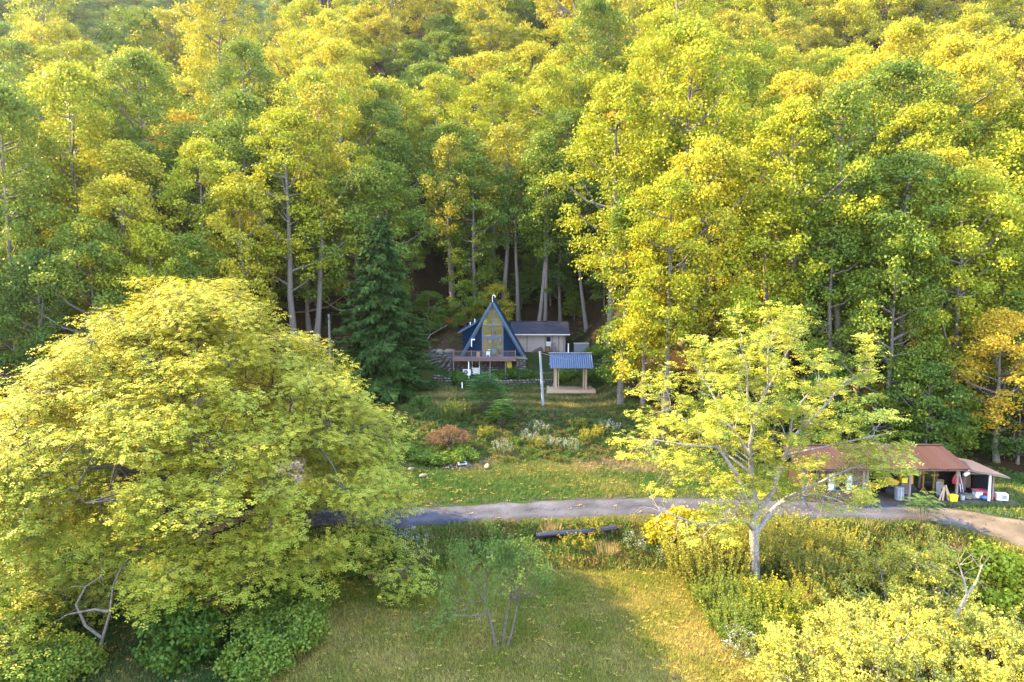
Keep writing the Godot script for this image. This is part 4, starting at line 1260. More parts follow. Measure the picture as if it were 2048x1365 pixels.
func barn_things() -> void:
	var o := thing("excavator", "yellow mini excavator parked inside the open barn", "excavator", Vector3(28.9, 1.86, -50.9))
	var g := MB.new()
	for z in [-0.45, 0.45]:
		g = MB.new()
		var pts := PackedVector2Array()
		for k in 12:
			var a := TAU * k / 12.0
			pts.append(Vector2(cos(a) * 0.2 + (0.5 if cos(a) > 0 else -0.5), 0.2 + sin(a) * 0.2))
		g.prism(pts, Vector3(0, 0, z + 0.12), Vector3.RIGHT, Vector3.UP, Vector3(0, 0, -0.24))
		put("track", g.mesh(), M["black_rubber"], o)
	g = MB.new(); g.box(Vector3(0, 0.5, 0), Vector3(1.0, 0.2, 0.8)); put("undercarriage", g.mesh(), M["dark_metal"], o)
	g = MB.new()
	var prof := PackedVector2Array([Vector2(-0.75, 0.62), Vector2(0.4, 0.62), Vector2(0.4, 0.9), Vector2(0.0, 1.05), Vector2(-0.3, 1.25), Vector2(-0.7, 1.2), Vector2(-0.82, 0.9)])
	g.prism(prof, Vector3(0, 0, 0.5), Vector3.RIGHT, Vector3.UP, Vector3(0, 0, -1.0))
	var body := put("body", g.mesh(), M["yellow_paint"], o)
	g = MB.new(); g.box(Vector3(-0.05, 1.1, 0), Vector3(0.45, 0.1, 0.45)); g.box(Vector3(-0.28, 1.35, 0), Vector3(0.1, 0.45, 0.42)); put("seat", g.mesh(), M["black_rubber"], body)
	g = MB.new()
	for p in [[-0.5, 0.42], [-0.5, -0.42], [0.3, 0.42], [0.3, -0.42]]:
		g.box(Vector3(p[0], 1.5, p[1]), Vector3(0.06, 1.1, 0.06))
	put("canopy_post", g.mesh(), M["dark_metal"], body)
	g = MB.new(); g.box(Vector3(-0.1, 2.06, 0), Vector3(1.05, 0.07, 1.0)); put("canopy", g.mesh(), M["yellow_paint"], body)
	g = MB.new()
	g.beam(Vector3(0.4, 0.8, 0.1), Vector3(0.85, 1.55, 0.1), 0.16, 0.2); g.beam(Vector3(0.83, 1.5, 0.1), Vector3(1.45, 1.95, 0.1), 0.15, 0.18)
	put("boom", g.mesh(), M["yellow_paint"], o)
	g = MB.new(); g.beam(Vector3(1.42, 2.05, 0.1), Vector3(1.5, 0.6, 0.1), 0.15, 0.2); put("dipper_arm", g.mesh(), M["yellow_paint"], o)
	g = MB.new(); g.tube([Vector3(0.6, 0.95, 0.1), Vector3(1.0, 1.5, 0.1)], [0.05, 0.05], 6); put("hydraulic_ram", g.mesh(), M["pale_metal"], o)
	g = MB.new()
	var bk := PackedVector2Array([Vector2(0, 0.55), Vector2(0.25, 0.5), Vector2(0.3, 0.2), Vector2(0.12, 0.02), Vector2(-0.15, 0.12)])
	bk.reverse()
	bk = PackedVector2Array([Vector2(-0.15, 0.12), Vector2(0.12, 0.02), Vector2(0.3, 0.2), Vector2(0.25, 0.5), Vector2(0, 0.55)])
	g.prism(bk, Vector3(1.42, 0.05, 0.32), Vector3.RIGHT, Vector3.UP, Vector3(0, 0, -0.45)); put("bucket", g.mesh(), M["dark_metal"], o)
	# three T-shaped timber stands, lined up
	var n := 0
	var place_ := ["hindmost of the three yellow timber T-stands in the barn", "middle one of the three yellow timber T-stands in the barn", "front one of the three yellow timber T-stands in the barn"]
	for q in [[30.75, 51.2], [31.25, 50.7], [31.75, 50.2]]:
		o = thing("timber_stand", place_[n], "stand", Vector3(q[0], 1.83, -q[1]), 0.1, "yellow T-stands in the barn")
		g = MB.new(); g.box(Vector3(0, 0.9, 0), Vector3(0.12, 1.8, 0.1)); put("upright", g.mesh(), M["yellow_wood"], o)
		g = MB.new(); g.box(Vector3(0, 1.5, 0.07), Vector3(0.62, 0.11, 0.06)); put("crossbar", g.mesh(), M["yellow_wood"], o)
		for s in [-1, 1]:
			g = MB.new(); g.beam(Vector3(s * 0.3, 0.04, 0.06), Vector3(0, 0.42, 0.06), 0.07, 0.07); put("foot_brace", g.mesh(), M["yellow_wood"], o)
		n += 1
	o = thing("leaning_boards", "pale boards propped into an A beside the yellow bin", "boards", Vector3(31.75, 1.82, -48.9))
	for q in [[-0.45, -0.1, 1.0, 0.1], [-0.2, -0.02, 1.1, 0.05], [0.45, 0.08, 1.05, -0.05], [0.25, 0.0, 1.15, 0.1]]:
		g = MB.new(); g.beam(Vector3(q[0], 0, 0.15), Vector3(q[1], q[2], q[3]), 0.13, 0.03, Vector3.BACK); put("board", g.mesh(), M["new_wood"], o)
	o = thing("yellow_bin", "bright yellow plastic bin by the barn's right post", "bin", Vector3(32.25, 1.8, -48.75))
	g = MB.new(); g.prism(PackedVector2Array([Vector2(-0.24, 0), Vector2(0.24, 0), Vector2(0.3, 0.42), Vector2(-0.3, 0.42)]), Vector3(0, 0, 0.22), Vector3.RIGHT, Vector3.UP, Vector3(0, 0, -0.44)); put("tub", g.mesh(), M["yellow_plastic"], o)
	g = MB.new(); g.box(Vector3(0, 0.44, 0), Vector3(0.64, 0.05, 0.48)); g.tube([Vector3(-0.1, 0.5, 0), Vector3(0.1, 0.5, 0)], [0.03, 0.03], 6); put("lid", g.mesh(), M["yellow_plastic"], o)
	o = thing("grey_barrel", "pale ribbed barrel standing at the barn's open front", "barrel", Vector3(28.55, 1.8, -49.1))
	g = MB.new(); g.tube([Vector3(0, 0, 0), Vector3(0, 0.3, 0), Vector3(0, 0.32, 0), Vector3(0, 0.62, 0), Vector3(0, 0.64, 0), Vector3(0, 0.92, 0)], [0.3, 0.3, 0.32, 0.32, 0.3, 0.3], 14); put("body", g.mesh(), M["pale_metal"], o)
	for k in 10:
		var a := TAU * k / 10.0
		g = MB.new(); g.box(Vector3(cos(a) * 0.31, 0.46, sin(a) * 0.31), Vector3(0.04, 0.86, 0.04), Basis(Vector3.UP, -a)); put("rib", g.mesh(), M["grey_metal"], o)
	o = thing("orange_workbench", "low orange-topped bench inside the barn's left bay", "bench", Vector3(27.2, 1.84, -50.2))
	g = MB.new(); g.box(Vector3(0, 0.62, 0), Vector3(0.95, 0.1, 0.5)); put("top", g.mesh(), M["orange_paint"], o)
	for s in [-0.4, 0.4]:
		g = MB.new(); g.box(Vector3(s, 0.28, 0), Vector3(0.07, 0.6, 0.42)); put("leg", g.mesh(), M["dark_metal"], o)
	n = 0
	for q in [[26.35, 0.0, 26.2], [26.55, 0.03, 26.32]]:
		g = MB.new(); g.tube([Vector3(q[0], 1.8, -48.95), Vector3(q[2], 3.25, -49.25)], [0.03, 0.03], 6)
		single("yellow_rod", g.mesh(), M["yellow_paint"], ["left one of two thin yellow rods leaning by the plank wall", "right one of two thin yellow rods leaning by the plank wall"][n], "rod"); n += 1
	o = thing("yellow_toolbox", "small yellow box raised on a crate in the barn", "toolbox", Vector3(29.6, 2.66, -50.4))
	g = MB.new(); g.box(Vector3(0, 0.2, 0), Vector3(0.42, 0.38, 0.3)); put("body", g.mesh(), M["yellow_plastic"], o)
	g = MB.new(); g.tube([Vector3(-0.12, 0.4, 0), Vector3(-0.1, 0.46, 0), Vector3(0.1, 0.46, 0), Vector3(0.12, 0.4, 0)], [0.02, 0.02, 0.02, 0.02], 5); put("handle", g.mesh(), M["black_plastic"], o)
	o = thing("grey_crate", "dull grey crate under the small yellow box", "crate", Vector3(29.6, 1.84, -50.4))
	for k in 4:
		g = MB.new(); g.box(Vector3(0, 0.11 + k * 0.2, 0), Vector3(0.7, 0.17, 0.55)); put("slat", g.mesh(), M["grey_wood"], o)
	o = thing("red_gas_can", "tall red fuel can behind the yellow T-stands", "fuel can", Vector3(30.55, 1.84, -52.0))
	g = MB.new(); g.box(Vector3(0, 0.45, 0), Vector3(0.36, 0.9, 0.3)); put("body", g.mesh(), M["red_plastic"], o)
	g = MB.new(); g.tube([Vector3(0.08, 0.9, 0), Vector3(0.1, 1.1, 0)], [0.05, 0.04], 7); put("spout", g.mesh(), M["black_plastic"], o)
	o = thing("red_jacket", "red jacket hanging beside the barn's right corner post", "jacket", Vector3(32.95, 2.9, -49.5))
	g = MB.new(); g.blob(Vector3(0, 0.3, 0), Vector3(0.42, 0.75, 0.16), 3, 0.14, 12, 8); put("body", g.mesh(), M["red_plastic"], o)
	for s in [-1, 1]:
		g = MB.new(); g.tube([Vector3(s * 0.16, 0.5, 0), Vector3(s * 0.26, 0.2, 0.02), Vector3(s * 0.24, -0.02, 0.04)], [0.08, 0.07, 0.05], 7); put("sleeve", g.mesh(), M["red_plastic"], o)
	o = thing("white_bucket", "white bucket hung tilted under the side shed's roof", "bucket", Vector3(33.3, 3.75, -48.95))
	g = MB.new(); g.tube([Vector3(-0.14, -0.1, 0), Vector3(0.14, 0.14, 0)], [0.12, 0.18], 12); put("body", g.mesh(), M["white_paint"], o)
	g = MB.new(); g.tube([Vector3(0.0, 0.2, 0), Vector3(0.2, 0.36, 0), Vector3(0.28, 0.05, 0)], [0.02, 0.02, 0.02], 5); put("handle", g.mesh(), M["white_paint"], o)
	n = 0
	for q in [[33.85, 34.05], [34.1, 34.15], [34.3, 34.2]]:
		g = MB.new(); g.tube([Vector3(q[0], 1.85, -50.6), Vector3(q[1], 3.7, -51.2)], [0.045, 0.04], 6)
		single("white_pole", g.mesh(), M["white_paint"], ["leftmost of three white poles leaning in the side shed", "middle one of three white poles leaning in the side shed", "rightmost of three white poles leaning in the side shed"][n], "pole", Vector3.ZERO, 0.0, "white poles in the side shed"); n += 1
	o = thing("tan_plank_bundle", "tan planks stood upright at the side shed's back wall", "planks", Vector3(34.9, 1.9, -51.4))
	for k in 4:
		g = MB.new(); g.box(Vector3(k * 0.12, 0.85 + 0.08 * (k % 2), 0.0), Vector3(0.1, 1.6, 0.04), Basis(Vector3.RIGHT, -0.08)); put("plank", g.mesh(), M["new_wood"], o)
	o = thing("old_roll", "dull pinkish roll standing among the side shed's poles", "roll", Vector3(34.55, 1.9, -51.0))
	g = MB.new(); g.tube([Vector3(0, 0, 0), Vector3(0.02, 1.25, 0)], [0.17, 0.16], 10); put("roll", g.mesh(), M["dusty_pink"], o)
	g = MB.new(); g.tube([Vector3(0.02, 1.25, 0), Vector3(0.02, 1.35, 0)], [0.12, 0.05], 8); put("end_cap", g.mesh(), M["red_plastic"], o)
	g = MB.new()
	R.seed = 9
	for k in 30:
		var a := rf(0, TAU)
		var rr := sqrt(R.randf()) * 1.0
		g.col = Color(1, 1, 1) * rf(0.85, 1.1)
		g.blob(Vector3(cos(a) * rr, 0.02 + 0.2 * (1.0 - rr), sin(a) * rr * 0.6), Vector3(0.5, 0.22, 0.4), k, 0.2, 8, 5)
	single("sand_heap", g.mesh(), M["sand"], "low heap of pale sand spilled in the side shed", "sand heap", Vector3(34.0, 1.82, -49.6))
	o = thing("red_kayak", "red plastic kayak lying at the side shed's front", "kayak", Vector3(35.1, 1.95, -49.4), -0.5)
	g = MB.new(); g.tube([Vector3(-0.85, 0.42, 0), Vector3(-0.5, 0.36, 0), Vector3(0, 0.24, 0), Vector3(0.5, 0.1, 0), Vector3(0.8, 0.0, 0)], [0.03, 0.2, 0.27, 0.2, 0.03], 10); put("hull", g.mesh(), M["red_plastic"], o)
	g = MB.new(); g.tube([Vector3(-0.18, 0.5, 0), Vector3(0.2, 0.42, 0)], [0.13, 0.13], 10); put("cockpit", g.mesh(), M["black_plastic"], o)
	o = thing("white_cooler", "white and blue box beside the red kayak", "cooler", Vector3(34.5, 1.85, -49.35))
	g = MB.new(); g.box(Vector3(0, 0.22, 0), Vector3(0.5, 0.42, 0.4)); put("body", g.mesh(), M["white_paint"], o)
	g = MB.new(); g.box(Vector3(0, 0.47, 0), Vector3(0.54, 0.08, 0.44)); put("lid", g.mesh(), M["pale_metal"], o)
	o = thing("blue_bag", "dark blue bag slumped in front of the white and blue box", "bag", Vector3(34.72, 1.83, -48.95))
	g = MB.new(); g.blob(Vector3(0, 0.16, 0), Vector3(0.5, 0.36, 0.36), 7, 0.2, 12, 8); put("bag", g.mesh(), M["blue_paint"], o)
	g = MB.new(); g.tube([Vector3(-0.1, 0.3, 0), Vector3(0, 0.42, 0), Vector3(0.1, 0.3, 0)], [0.02, 0.02, 0.02], 5); put("strap", g.mesh(), M["black_plastic"], o)
	o = thing("pet_carrier", "white box with dark grille on the grass right of the shed", "pet carrier", Vector3(35.95, 1.84, -48.9), -0.25)
	g = MB.new(); g.box(Vector3(0, 0.25, 0), Vector3(0.72, 0.48, 0.5)); put("shell", g.mesh(), M["white_paint"], o)
	g = MB.new(); g.box(Vector3(0.1, 0.27, 0.253), Vector3(0.34, 0.3, 0.02)); var gr := put("grille", g.mesh(), M["dark_metal"], o)
	for k in 5:
		g = MB.new(); g.box(Vector3(-0.04 + k * 0.07, 0.27, 0.27), Vector3(0.02, 0.3, 0.015)); put("bar", g.mesh(), M["white_paint"], gr)
	o = thing("paint_bucket", "pale grey bucket on the sand by the corner post", "bucket", Vector3(33.1, 1.83, -48.9))
	g = MB.new(); g.tube([Vector3(0, 0, 0), Vector3(0, 0.34, 0)], [0.14, 0.17], 12); put("body", g.mesh(), M["pale_metal"], o)
	g = MB.new(); g.tube([Vector3(-0.17, 0.32, 0), Vector3(-0.1, 0.46, 0), Vector3(0.1, 0.46, 0), Vector3(0.17, 0.32, 0)], [0.012, 0.012, 0.012, 0.012], 5); put("handle", g.mesh(), M["dark_metal"], o)
	o = thing("cardboard_box", "tan cardboard box in the gloom left of the corner post", "box", Vector3(32.4, 2.2, -50.6))
	g = MB.new(); g.box(Vector3(0, 0.3, 0), Vector3(0.5, 0.62, 0.4)); put("carton", g.mesh(), M["cardboard"], o)
	g = MB.new(); g.box(Vector3(0, 0.63, 0.16), Vector3(0.5, 0.02, 0.2), Basis(Vector3.RIGHT, 0.5)); put("flap", g.mesh(), M["cardboard"], o)
	o = thing("low_table", "low dark table under the tan cardboard box", "table", Vector3(32.3, 1.84, -50.6))
	g = MB.new(); g.box(Vector3(0, 0.33, 0), Vector3(1.0, 0.06, 0.6)); put("top", g.mesh(), M["dark_wood"], o)
	for s in [[-0.42, -0.22], [0.42, -0.22], [-0.42, 0.22], [0.42, 0.22]]:
		g = MB.new(); g.box(Vector3(s[0], 0.15, s[1]), Vector3(0.06, 0.3, 0.06)); put("leg", g.mesh(), M["dark_wood"], o)
	o = thing("grey_metal_sheet", "grey sheet leaned up behind the propped boards", "metal sheet", Vector3(32.0, 1.84, -50.0))
	g = MB.new(); g.box(Vector3(0, 0.5, 0), Vector3(0.36, 1.0, 0.04), Basis(Vector3.RIGHT, -0.15)); put("sheet", g.mesh(), M["grey_metal"], o)
	g = MB.new(); g.box(Vector3(0, 0.98, -0.07), Vector3(0.4, 0.05, 0.06)); put("edge", g.mesh(), M["pale_metal"], o)
# ---------------------------------------------------------------- shrubs, weeds and flowers
func make_shrub(seed_: int, h: float, rx: float, rz: float, clumps: int, leaves: int, size: float, cr: float, mix0: float, mix1: float, stems := 16, flat := 0.35) -> Array:
	R.seed = seed_
	ui = seed_ * 13
	var t := MB.new()
	var lb := LB.new()
	for i in clumps:
		var a := rf(0, TAU)
		var f := sqrt(R.randf())
		var top := h * (1.0 - flat * pow(f, 2.4)) * rf(0.82, 1.06)
		var y := top - cr * 0.5 if R.randf() < 0.7 else rf(0.2, maxf(top - cr, 0.3))
		if f > 0.82:
			y = rf(0.25, maxf(top - cr * 0.5, 0.35))
		var p := Vector3(cos(a) * rx * f, y, sin(a) * rz * f)
		var cs := cr * rf(0.6, 1.35)
		clump(lb, p, cs, 0.75, int(leaves * cs * cs / (cr * cr)), size, rf(mix0, mix1), rf(0.85, 1.15), 0.2)
		if i < stems:
			var b := Vector3(p.x * rf(0.2, 0.6), -0.2, p.z * rf(0.2, 0.6))
			t.tube([b, b.lerp(p, 0.5) + ru() * 0.15, p + Vector3(0, cs * rf(0.3, 1.2), 0)], [0.035, 0.024, 0.008], 4, false)
	return [t.mesh(), lb.mesh()]

func make_thicket(seed_: int, h: float, rx: float, rz: float, count: int, leafy: int, size: float, flowers: float, petal: String, mix0: float, mix1: float) -> Array:   # tall weeds: upright stems clothed in small leaves
	R.seed = seed_
	ui = seed_ * 17
	var t := MB.new()
	var lb := LB.new()
	var fl := LB.new()
	for i in count:
		var a := rf(0, TAU)
		var f := sqrt(R.randf())
		var b := Vector3(cos(a) * rx * f, -0.1, sin(a) * rz * f)
		var hh := h * (1.0 - 0.35 * f * f) * rf(0.42, 1.2)
		var lean := Vector3(rf(-0.2, 0.2) + cos(a) * 0.16 * f, 0, rf(-0.2, 0.2) + sin(a) * 0.16 * f) * hh
		var m := b + lean * 0.35 + Vector3(0, hh * 0.55, 0)
		var e := b + lean + Vector3(0, hh, 0)
		t.tube([b, m, e], [0.012, 0.009, 0.004], 3, false)
		var mix := rf(mix0, mix1)
		var k := rf(0.85, 1.15)
		for j in leafy:
			var g := pow(R.randf(), 0.75)
			var p: Vector3 = b.lerp(m, g * 2.0) if g < 0.5 else m.lerp(e, g * 2.0 - 1.0)
			var u := ru()
			var d := Vector3(u.x, 0.35 + 0.3 * u.y, u.z).normalized()
			lb.leaf(p, d, d.cross(Vector3.UP + ru() * 0.6).normalized(), size * rf(0.6, 1.3) * (1.2 - 0.5 * g), size * rf(0.13, 0.24), leaf_col(clampf(mix + rf(-0.3, 0.3), 0, 1.3), k * rf(0.85, 1.15)))
		if R.randf() < flowers:
			for j in 9:
				var u := ru()
				var g := R.randf()
				var p := e + Vector3(u.x * 0.1, -0.3 * g, u.z * 0.1)
				fl.leaf(p, (ru() + Vector3(0, 0.4, 0)).normalized(), ru(), 0.07, 0.032, Color(1, 1, 1) * rf(0.8, 1.1))
	return [t.mesh(), lb.mesh(), fl.mesh(), petal] if fl.v.size() else [t.mesh(), lb.mesh()]

func make_arching(seed_: int, rx: float, rz: float, stems: int, h: float, mix0: float, mix1: float) -> Array:    # a sprawling bush of arching leafy branches
	R.seed = seed_
	ui = seed_ * 11
	var t := MB.new()
	var lb := LB.new()
	tips = []
	for i in stems:
		var a := i * 2.39996 + rf(-0.3, 0.3)
		var f := sqrt((i + 0.5) / stems)
		var foot := Vector3(cos(a) * rx * f * 0.85, -0.2, sin(a) * rz * f * 0.85)
		var hh := h * (1.0 - 0.3 * f * f) * rf(0.55, 1.0)
		var top := foot + Vector3(cos(a) * f * rf(0.1, 0.6) + rf(-0.2, 0.2), hh, sin(a) * f * rf(0.1, 0.6) + rf(-0.2, 0.2))
		t.tube([foot, foot.lerp(top, 0.5) + ru() * 0.15, top], [0.045, 0.035, 0.025], 5, false)
		for k in 5:
			var b := foot.lerp(top, rf(0.35, 1.0)) if k else top
			grow(t, b, (Vector3(cos(a) * 0.5, 0.35, sin(a) * 0.5) + ru() * 0.9).normalized(), rf(0.7, 1.25), 0.02, 1, 0.35, -0.02)
	for q in tips:
		var mix := rf(mix0, mix1)
		var k := rf(0.85, 1.15)
		for j in int(rf(26, 62)):
			var p: Vector3 = q[0] - q[1] * rf(-0.1, 0.75) + ru() * 0.2 * R.randf()
			var d: Vector3 = (ru() + q[1] * 0.5 + Vector3(0, -0.1, 0)).normalized()
			var sz := rf(0.08, 0.17)
			lb.leaf(p, d, d.cross(Vector3.UP + ru() * 0.8).normalized(), sz, sz * rf(0.24, 0.36), leaf_col(clampf(mix + rf(-0.35, 0.35), 0, 1.3), k * rf(0.8, 1.2)))
	return [t.mesh(), lb.mesh()]

func make_fern_clump(seed_: int, h: float, n: int, l: float) -> Array:     # long compound leaves on bare stems (sumac)
	R.seed = seed_
	ui = seed_
	var t := MB.new()
	var lb := LB.new()
	for i in n:
		var a := i * 2.39996
		var f := sqrt((i + 0.5) / n)
		var top := Vector3(cos(a) * f * h * 0.42, h * (1.0 - 0.45 * f * f) * rf(0.8, 1.05), sin(a) * f * h * 0.34)
		t.tube([Vector3(top.x * 0.3, -0.2, top.z * 0.3), Vector3(top.x * 0.6, top.y * 0.6, top.z * 0.6), top], [0.03, 0.022, 0.012], 4, false)
		for j in 11:
			var b := a + j * 2.39996
			var d := Vector3(cos(b), rf(0.1, 0.5), sin(b)).normalized()
			var root := top - Vector3(0, 0.09 * j, 0)
			for k in 8:
				var g := (k + 1) / 8.0
				var q := root + d * l * g - Vector3(0, 0.32 * l * g * g, 0)
				var side := d.cross(Vector3.UP).normalized()
				var c := leaf_col(rf(-0.1, 0.35), rf(0.85, 1.2))
				lb.leaf(q, (side + d * 0.4 - Vector3(0, 0.25, 0)).normalized(), d, l * 0.26, 0.045, c)
				lb.leaf(q, (-side + d * 0.4 - Vector3(0, 0.25, 0)).normalized(), d, l * 0.26, 0.045, c)
	return [t.mesh(), lb.mesh()]

func plants() -> void:
	var o: Node3D
	# yellow weeds and shrubs round the foot of the pale tree
	var tk := [make_thicket(301, 3.1, 2.6, 1.9, 430, 40, 0.17, 0.12, "flower_yellow", 0.35, 1.0), make_thicket(302, 2.8, 2.2, 1.8, 400, 40, 0.16, 0.15, "flower_yellow", 0.3, 1.1), make_thicket(303, 1.5, 1.9, 1.5, 300, 36, 0.14, 0.05, "flower_yellow", 0.0, 0.6)]
	for q in [
		[12.0, 40.0, 0, 1.0, "leaf_weed", "tall yellow weeds left of the pale tree's trunk"], [16.6, 41.0, 0, 1.05, "leaf_weed", "tall yellow weeds right behind the pale tree's trunk"], [19.8, 40.8, 1, 1.0, "leaf_weed", "yellow-green weeds below the barn's plank room"],
		[17.6, 37.6, 1, 0.85, "leaf_weed", "tan-yellow weeds in front right of the pale tree's trunk"], [12.2, 36.2, 2, 1.1, "leaf_green", "darker green weeds at the lawn's right edge"], [11.8, 33.2, 2, 1.0, "leaf_green", "low green weeds bordering the lawn lower down"], [14.2, 35.0, 2, 1.2, "leaf_lime", "lime-green weeds at the foot of the pale tree"],
		[13.6, 41.8, 1, 0.9, "leaf_weed", "straw-tipped weeds straight behind the pale tree's trunk"], [21.2, 37.4, 1, 0.8, "leaf_weed", "yellow weeds between the pale tree and the orange-leaved shrub"],
	]:
		place("weed_thicket", tk[q[2]], "stem", q[4], q[5], "weeds", on(q[0], q[1]), q[0], q[3])
	var near := [make_arching(311, 4.4, 2.8, 46, 2.6, 0.3, 0.9), make_arching(312, 3.6, 2.6, 40, 2.3, 0.4, 1.0)]
	place("sprawling_bush", near[0], "bark_white", "leaf_near", "large bright yellow-green bush filling the lower right, left half", "bush", on(15.4, 29.0), 0.2)
	place("sprawling_bush", near[1], "bark_white", "leaf_near", "bright yellow-green bush in the lower right corner of the view", "bush", on(21.4, 28.4), 1.4)
	place("sprawling_bush", near[1], "bark_white", "leaf_near", "yellow-green bush behind the forked bare branch at lower right", "bush", on(19.8, 32.0), 3.0, 0.9)
	var ys := make_arching(321, 2.0, 1.7, 24, 4.0, 0.75, 1.25)
	place("orange_leaved_shrub", ys, "bark_white", "leaf_near", "tall straw-yellow shrub with orange tips below the yard", "shrub", on(21.9, 35.6), 0.0)
	place("glossy_shrub", make_shrub(331, 3.2, 2.6, 2.0, 70, 190, 0.19, 0.6, 0.0, 0.35, 20), "bark", "leaf_lime", "glossy green shrub at the right edge below the yard", "shrub", on(26.6, 35.8))
	place("green_shrub", make_shrub(332, 2.4, 1.5, 1.2, 40, 170, 0.16, 0.5, 0.0, 0.5, 20), "bark", "leaf_green", "mid-green shrub left of the glossy one below the yard", "shrub", on(23.6, 37.4))
	place("yellow_leaved_shrub", make_shrub(341, 2.1, 2.0, 1.3, 60, 150, 0.2, 0.48, 0.4, 1.2, 20), "bark", "leaf_gold", "yellow-leaved shrub on the road bank left of the pale tree", "shrub", on(11.2, 43.2))
	place("sapling", make_fern_clump(351, 2.5, 6, 0.7), "bark", "leaf_deep", "dark green sapling before the barn's middle post", "sapling", on(27.8, 45.0), 0.0, 0.95)
	# forked bare branch that stands out of the lower right bush
	R.seed = 71; ui = 3
	var g := MB.new()
	tips = []
	var base := [Vector3(0, -0.3, 0), Vector3(0.15, 1.4, 0), Vector3(0.55, 2.3, 0), Vector3(0.8, 3.1, 0.1)]
	g.tube(base, [0.12, 0.10, 0.085, 0.07], 7)
	g.tube([base[3], Vector3(0.7, 3.8, 0), Vector3(0.4, 4.6, 0)], [0.065, 0.045, 0.02], 6)
	g.tube([base[3], Vector3(1.2, 3.7, 0.1), Vector3(1.45, 4.6, 0.1)], [0.06, 0.04, 0.02], 6)
	for k in 10:
		grow(g, [Vector3(0.4, 4.5, 0), Vector3(1.4, 4.4, 0.1), Vector3(0.6, 3.9, 0)][k % 3], (ru() + Vector3(0, 1, 0)).normalized(), 0.8, 0.016, 1, 0.25, 0.0)
	single("bare_branch", g.mesh(), M["bark_white"], "forked bare whitish branch standing out of the lower right bush", "dead tree", on(20.6, 31.0), 0.0)
	# lower left: vine-hung bush, dull shrubs, dead limbs
	place("vine_bush", make_shrub(361, 3.0, 1.7, 1.5, 60, 190, 0.19, 0.5, 0.0, 0.6, 16, 0.45), "bark_dark", "leaf_vine", "dark glossy vine-covered bush under the golden tree's front", "bush", on(-15.6, 30.4))
	var ls := [make_shrub(371, 1.9, 2.8, 1.9, 70, 170, 0.14, 0.55, 0.0, 0.5, 24), make_shrub(372, 1.5, 2.2, 1.8, 60, 170, 0.13, 0.5, 0.0, 0.6, 24)]
	for q in [[-11.4, 31.0, 0, "leaf_green", "low green shrub at the front lawn's left edge"], [-20.5, 28.6, 1, "leaf_green", "low shrub in the lower left corner"], [-12.0, 34.6, 1, "leaf_green", "dull green shrub between the golden tree and the lawn"], [-8.8, 40.6, 1, "leaf_deep", "dark shrub on the bank where the golden tree's shade ends"], [-24.8, 32.0, 0, "leaf_green", "shrub at the far left edge under hanging branches"]]:
		place("shrub", ls[q[2]], "bark", q[3], q[4], "shrub", on(q[0], q[1]), q[0])
	g = MB.new()
	R.seed = 81; ui = 8
	for q in [[[0, -0.2, 0], [0.5, 1.2, 0.2], [0.95, 2.4, 0.3], [1.1, 3.6, 0.2], [1.5, 4.6, 0]], [[0.5, 1.2, 0.2], [0.0, 1.9, 0.5], [-0.3, 2.9, 0.6], [0.1, 3.8, 0.5], [0.7, 4.2, 0.4]], [[0.2, 0.6, 0.1], [-0.6, 1.0, 0.4], [-1.2, 0.9, 0.6]], [[0.95, 2.4, 0.3], [0.4, 2.6, 0.5], [-0.6, 2.5, 0.7]]]:
		var ps := []
		var rs := []
		for k in q.size():
			ps.append(Vector3(q[k][0], q[k][1], q[k][2]) + ru() * 0.06); rs.append(0.085 * (1.0 - 0.8 * k / q.size()))
		g.tube(ps, rs, 6)
		for k in 3:
			grow(g, ps[-1 - k % 2], (ru() + Vector3(0, 0.3, 0)).normalized(), 0.9, 0.022, 1, 0.3, 0.0)
	single("dead_limbs", g.mesh(), M["bark_pale"], "bare lichen-pale dead limbs leaning at the lower left", "dead tree", on(-19.6, 30.6))
	# flower bank below the cabin
	place("smoke_bush", smoke_bush(), "bark", "leaf_tint", "round bush of faded russet seed heads on the bank", "bush", on(-5.7, 59.6))
	place("sumac_clump", make_fern_clump(381, 4.0, 30, 0.95), "bark", "leaf_fresh", "tall green feathery-leaved clump before the A-frame", "shrub", on(-2.5, 66.2), 0.4)
	place("sumac_clump", make_fern_clump(382, 2.6, 16, 0.85), "bark", "leaf_fresh", "lower feathery-leaved clump right of the tall one", "shrub", on(-1.0, 64.0), 1.4)
	place("yellow_flower_bush", make_thicket(383, 1.9, 1.5, 1.0, 130, 40, 0.16, 0.7, "flower_yellow", -0.1, 0.2), "stem", "leaf_green", "green bush dotted yellow left of the feathery clump", "bush", on(-5.5, 65.2))
	place("round_shrub", make_shrub(384, 1.4, 0.8, 0.7, 22, 130, 0.16, 0.42, 0, 0.3), "bark", "leaf_deep", "small dark round shrub near the spruce's foot", "shrub", on(-9.0, 67.4))
	var cover := make_shrub(385, 1.1, 2.4, 0.8, 50, 120, 0.14, 0.4, 0, 0.4)
	for q in [[0.2, 78.6, "leaf_deep", "dark low hedge against the A-frame's stone base"], [-6.2, 77.2, "leaf_deep", "dark shrub between the tall stone wall and the air conditioner"], [6.4, 78.8, "leaf_green", "green shrub on the slope seen through the pavilion"], [11.2, 74.0, "leaf_green", "green shrub right of the pavilion at the wood's edge"], [9.6, 77.0, "leaf_deep", "dark shrub behind the pavilion's right posts"], [11.0, 82.5, "leaf_green", "green shrub on the slope beside the grey tank"]]:
		place("low_shrub", cover, "bark", q[2], q[3], "shrub", on(q[0], q[1]), 0.2 * q[0])
	var fern := make_shrub(386, 0.9, 2.0, 1.1, 44, 120, 0.15, 0.35, 0, 0.2)
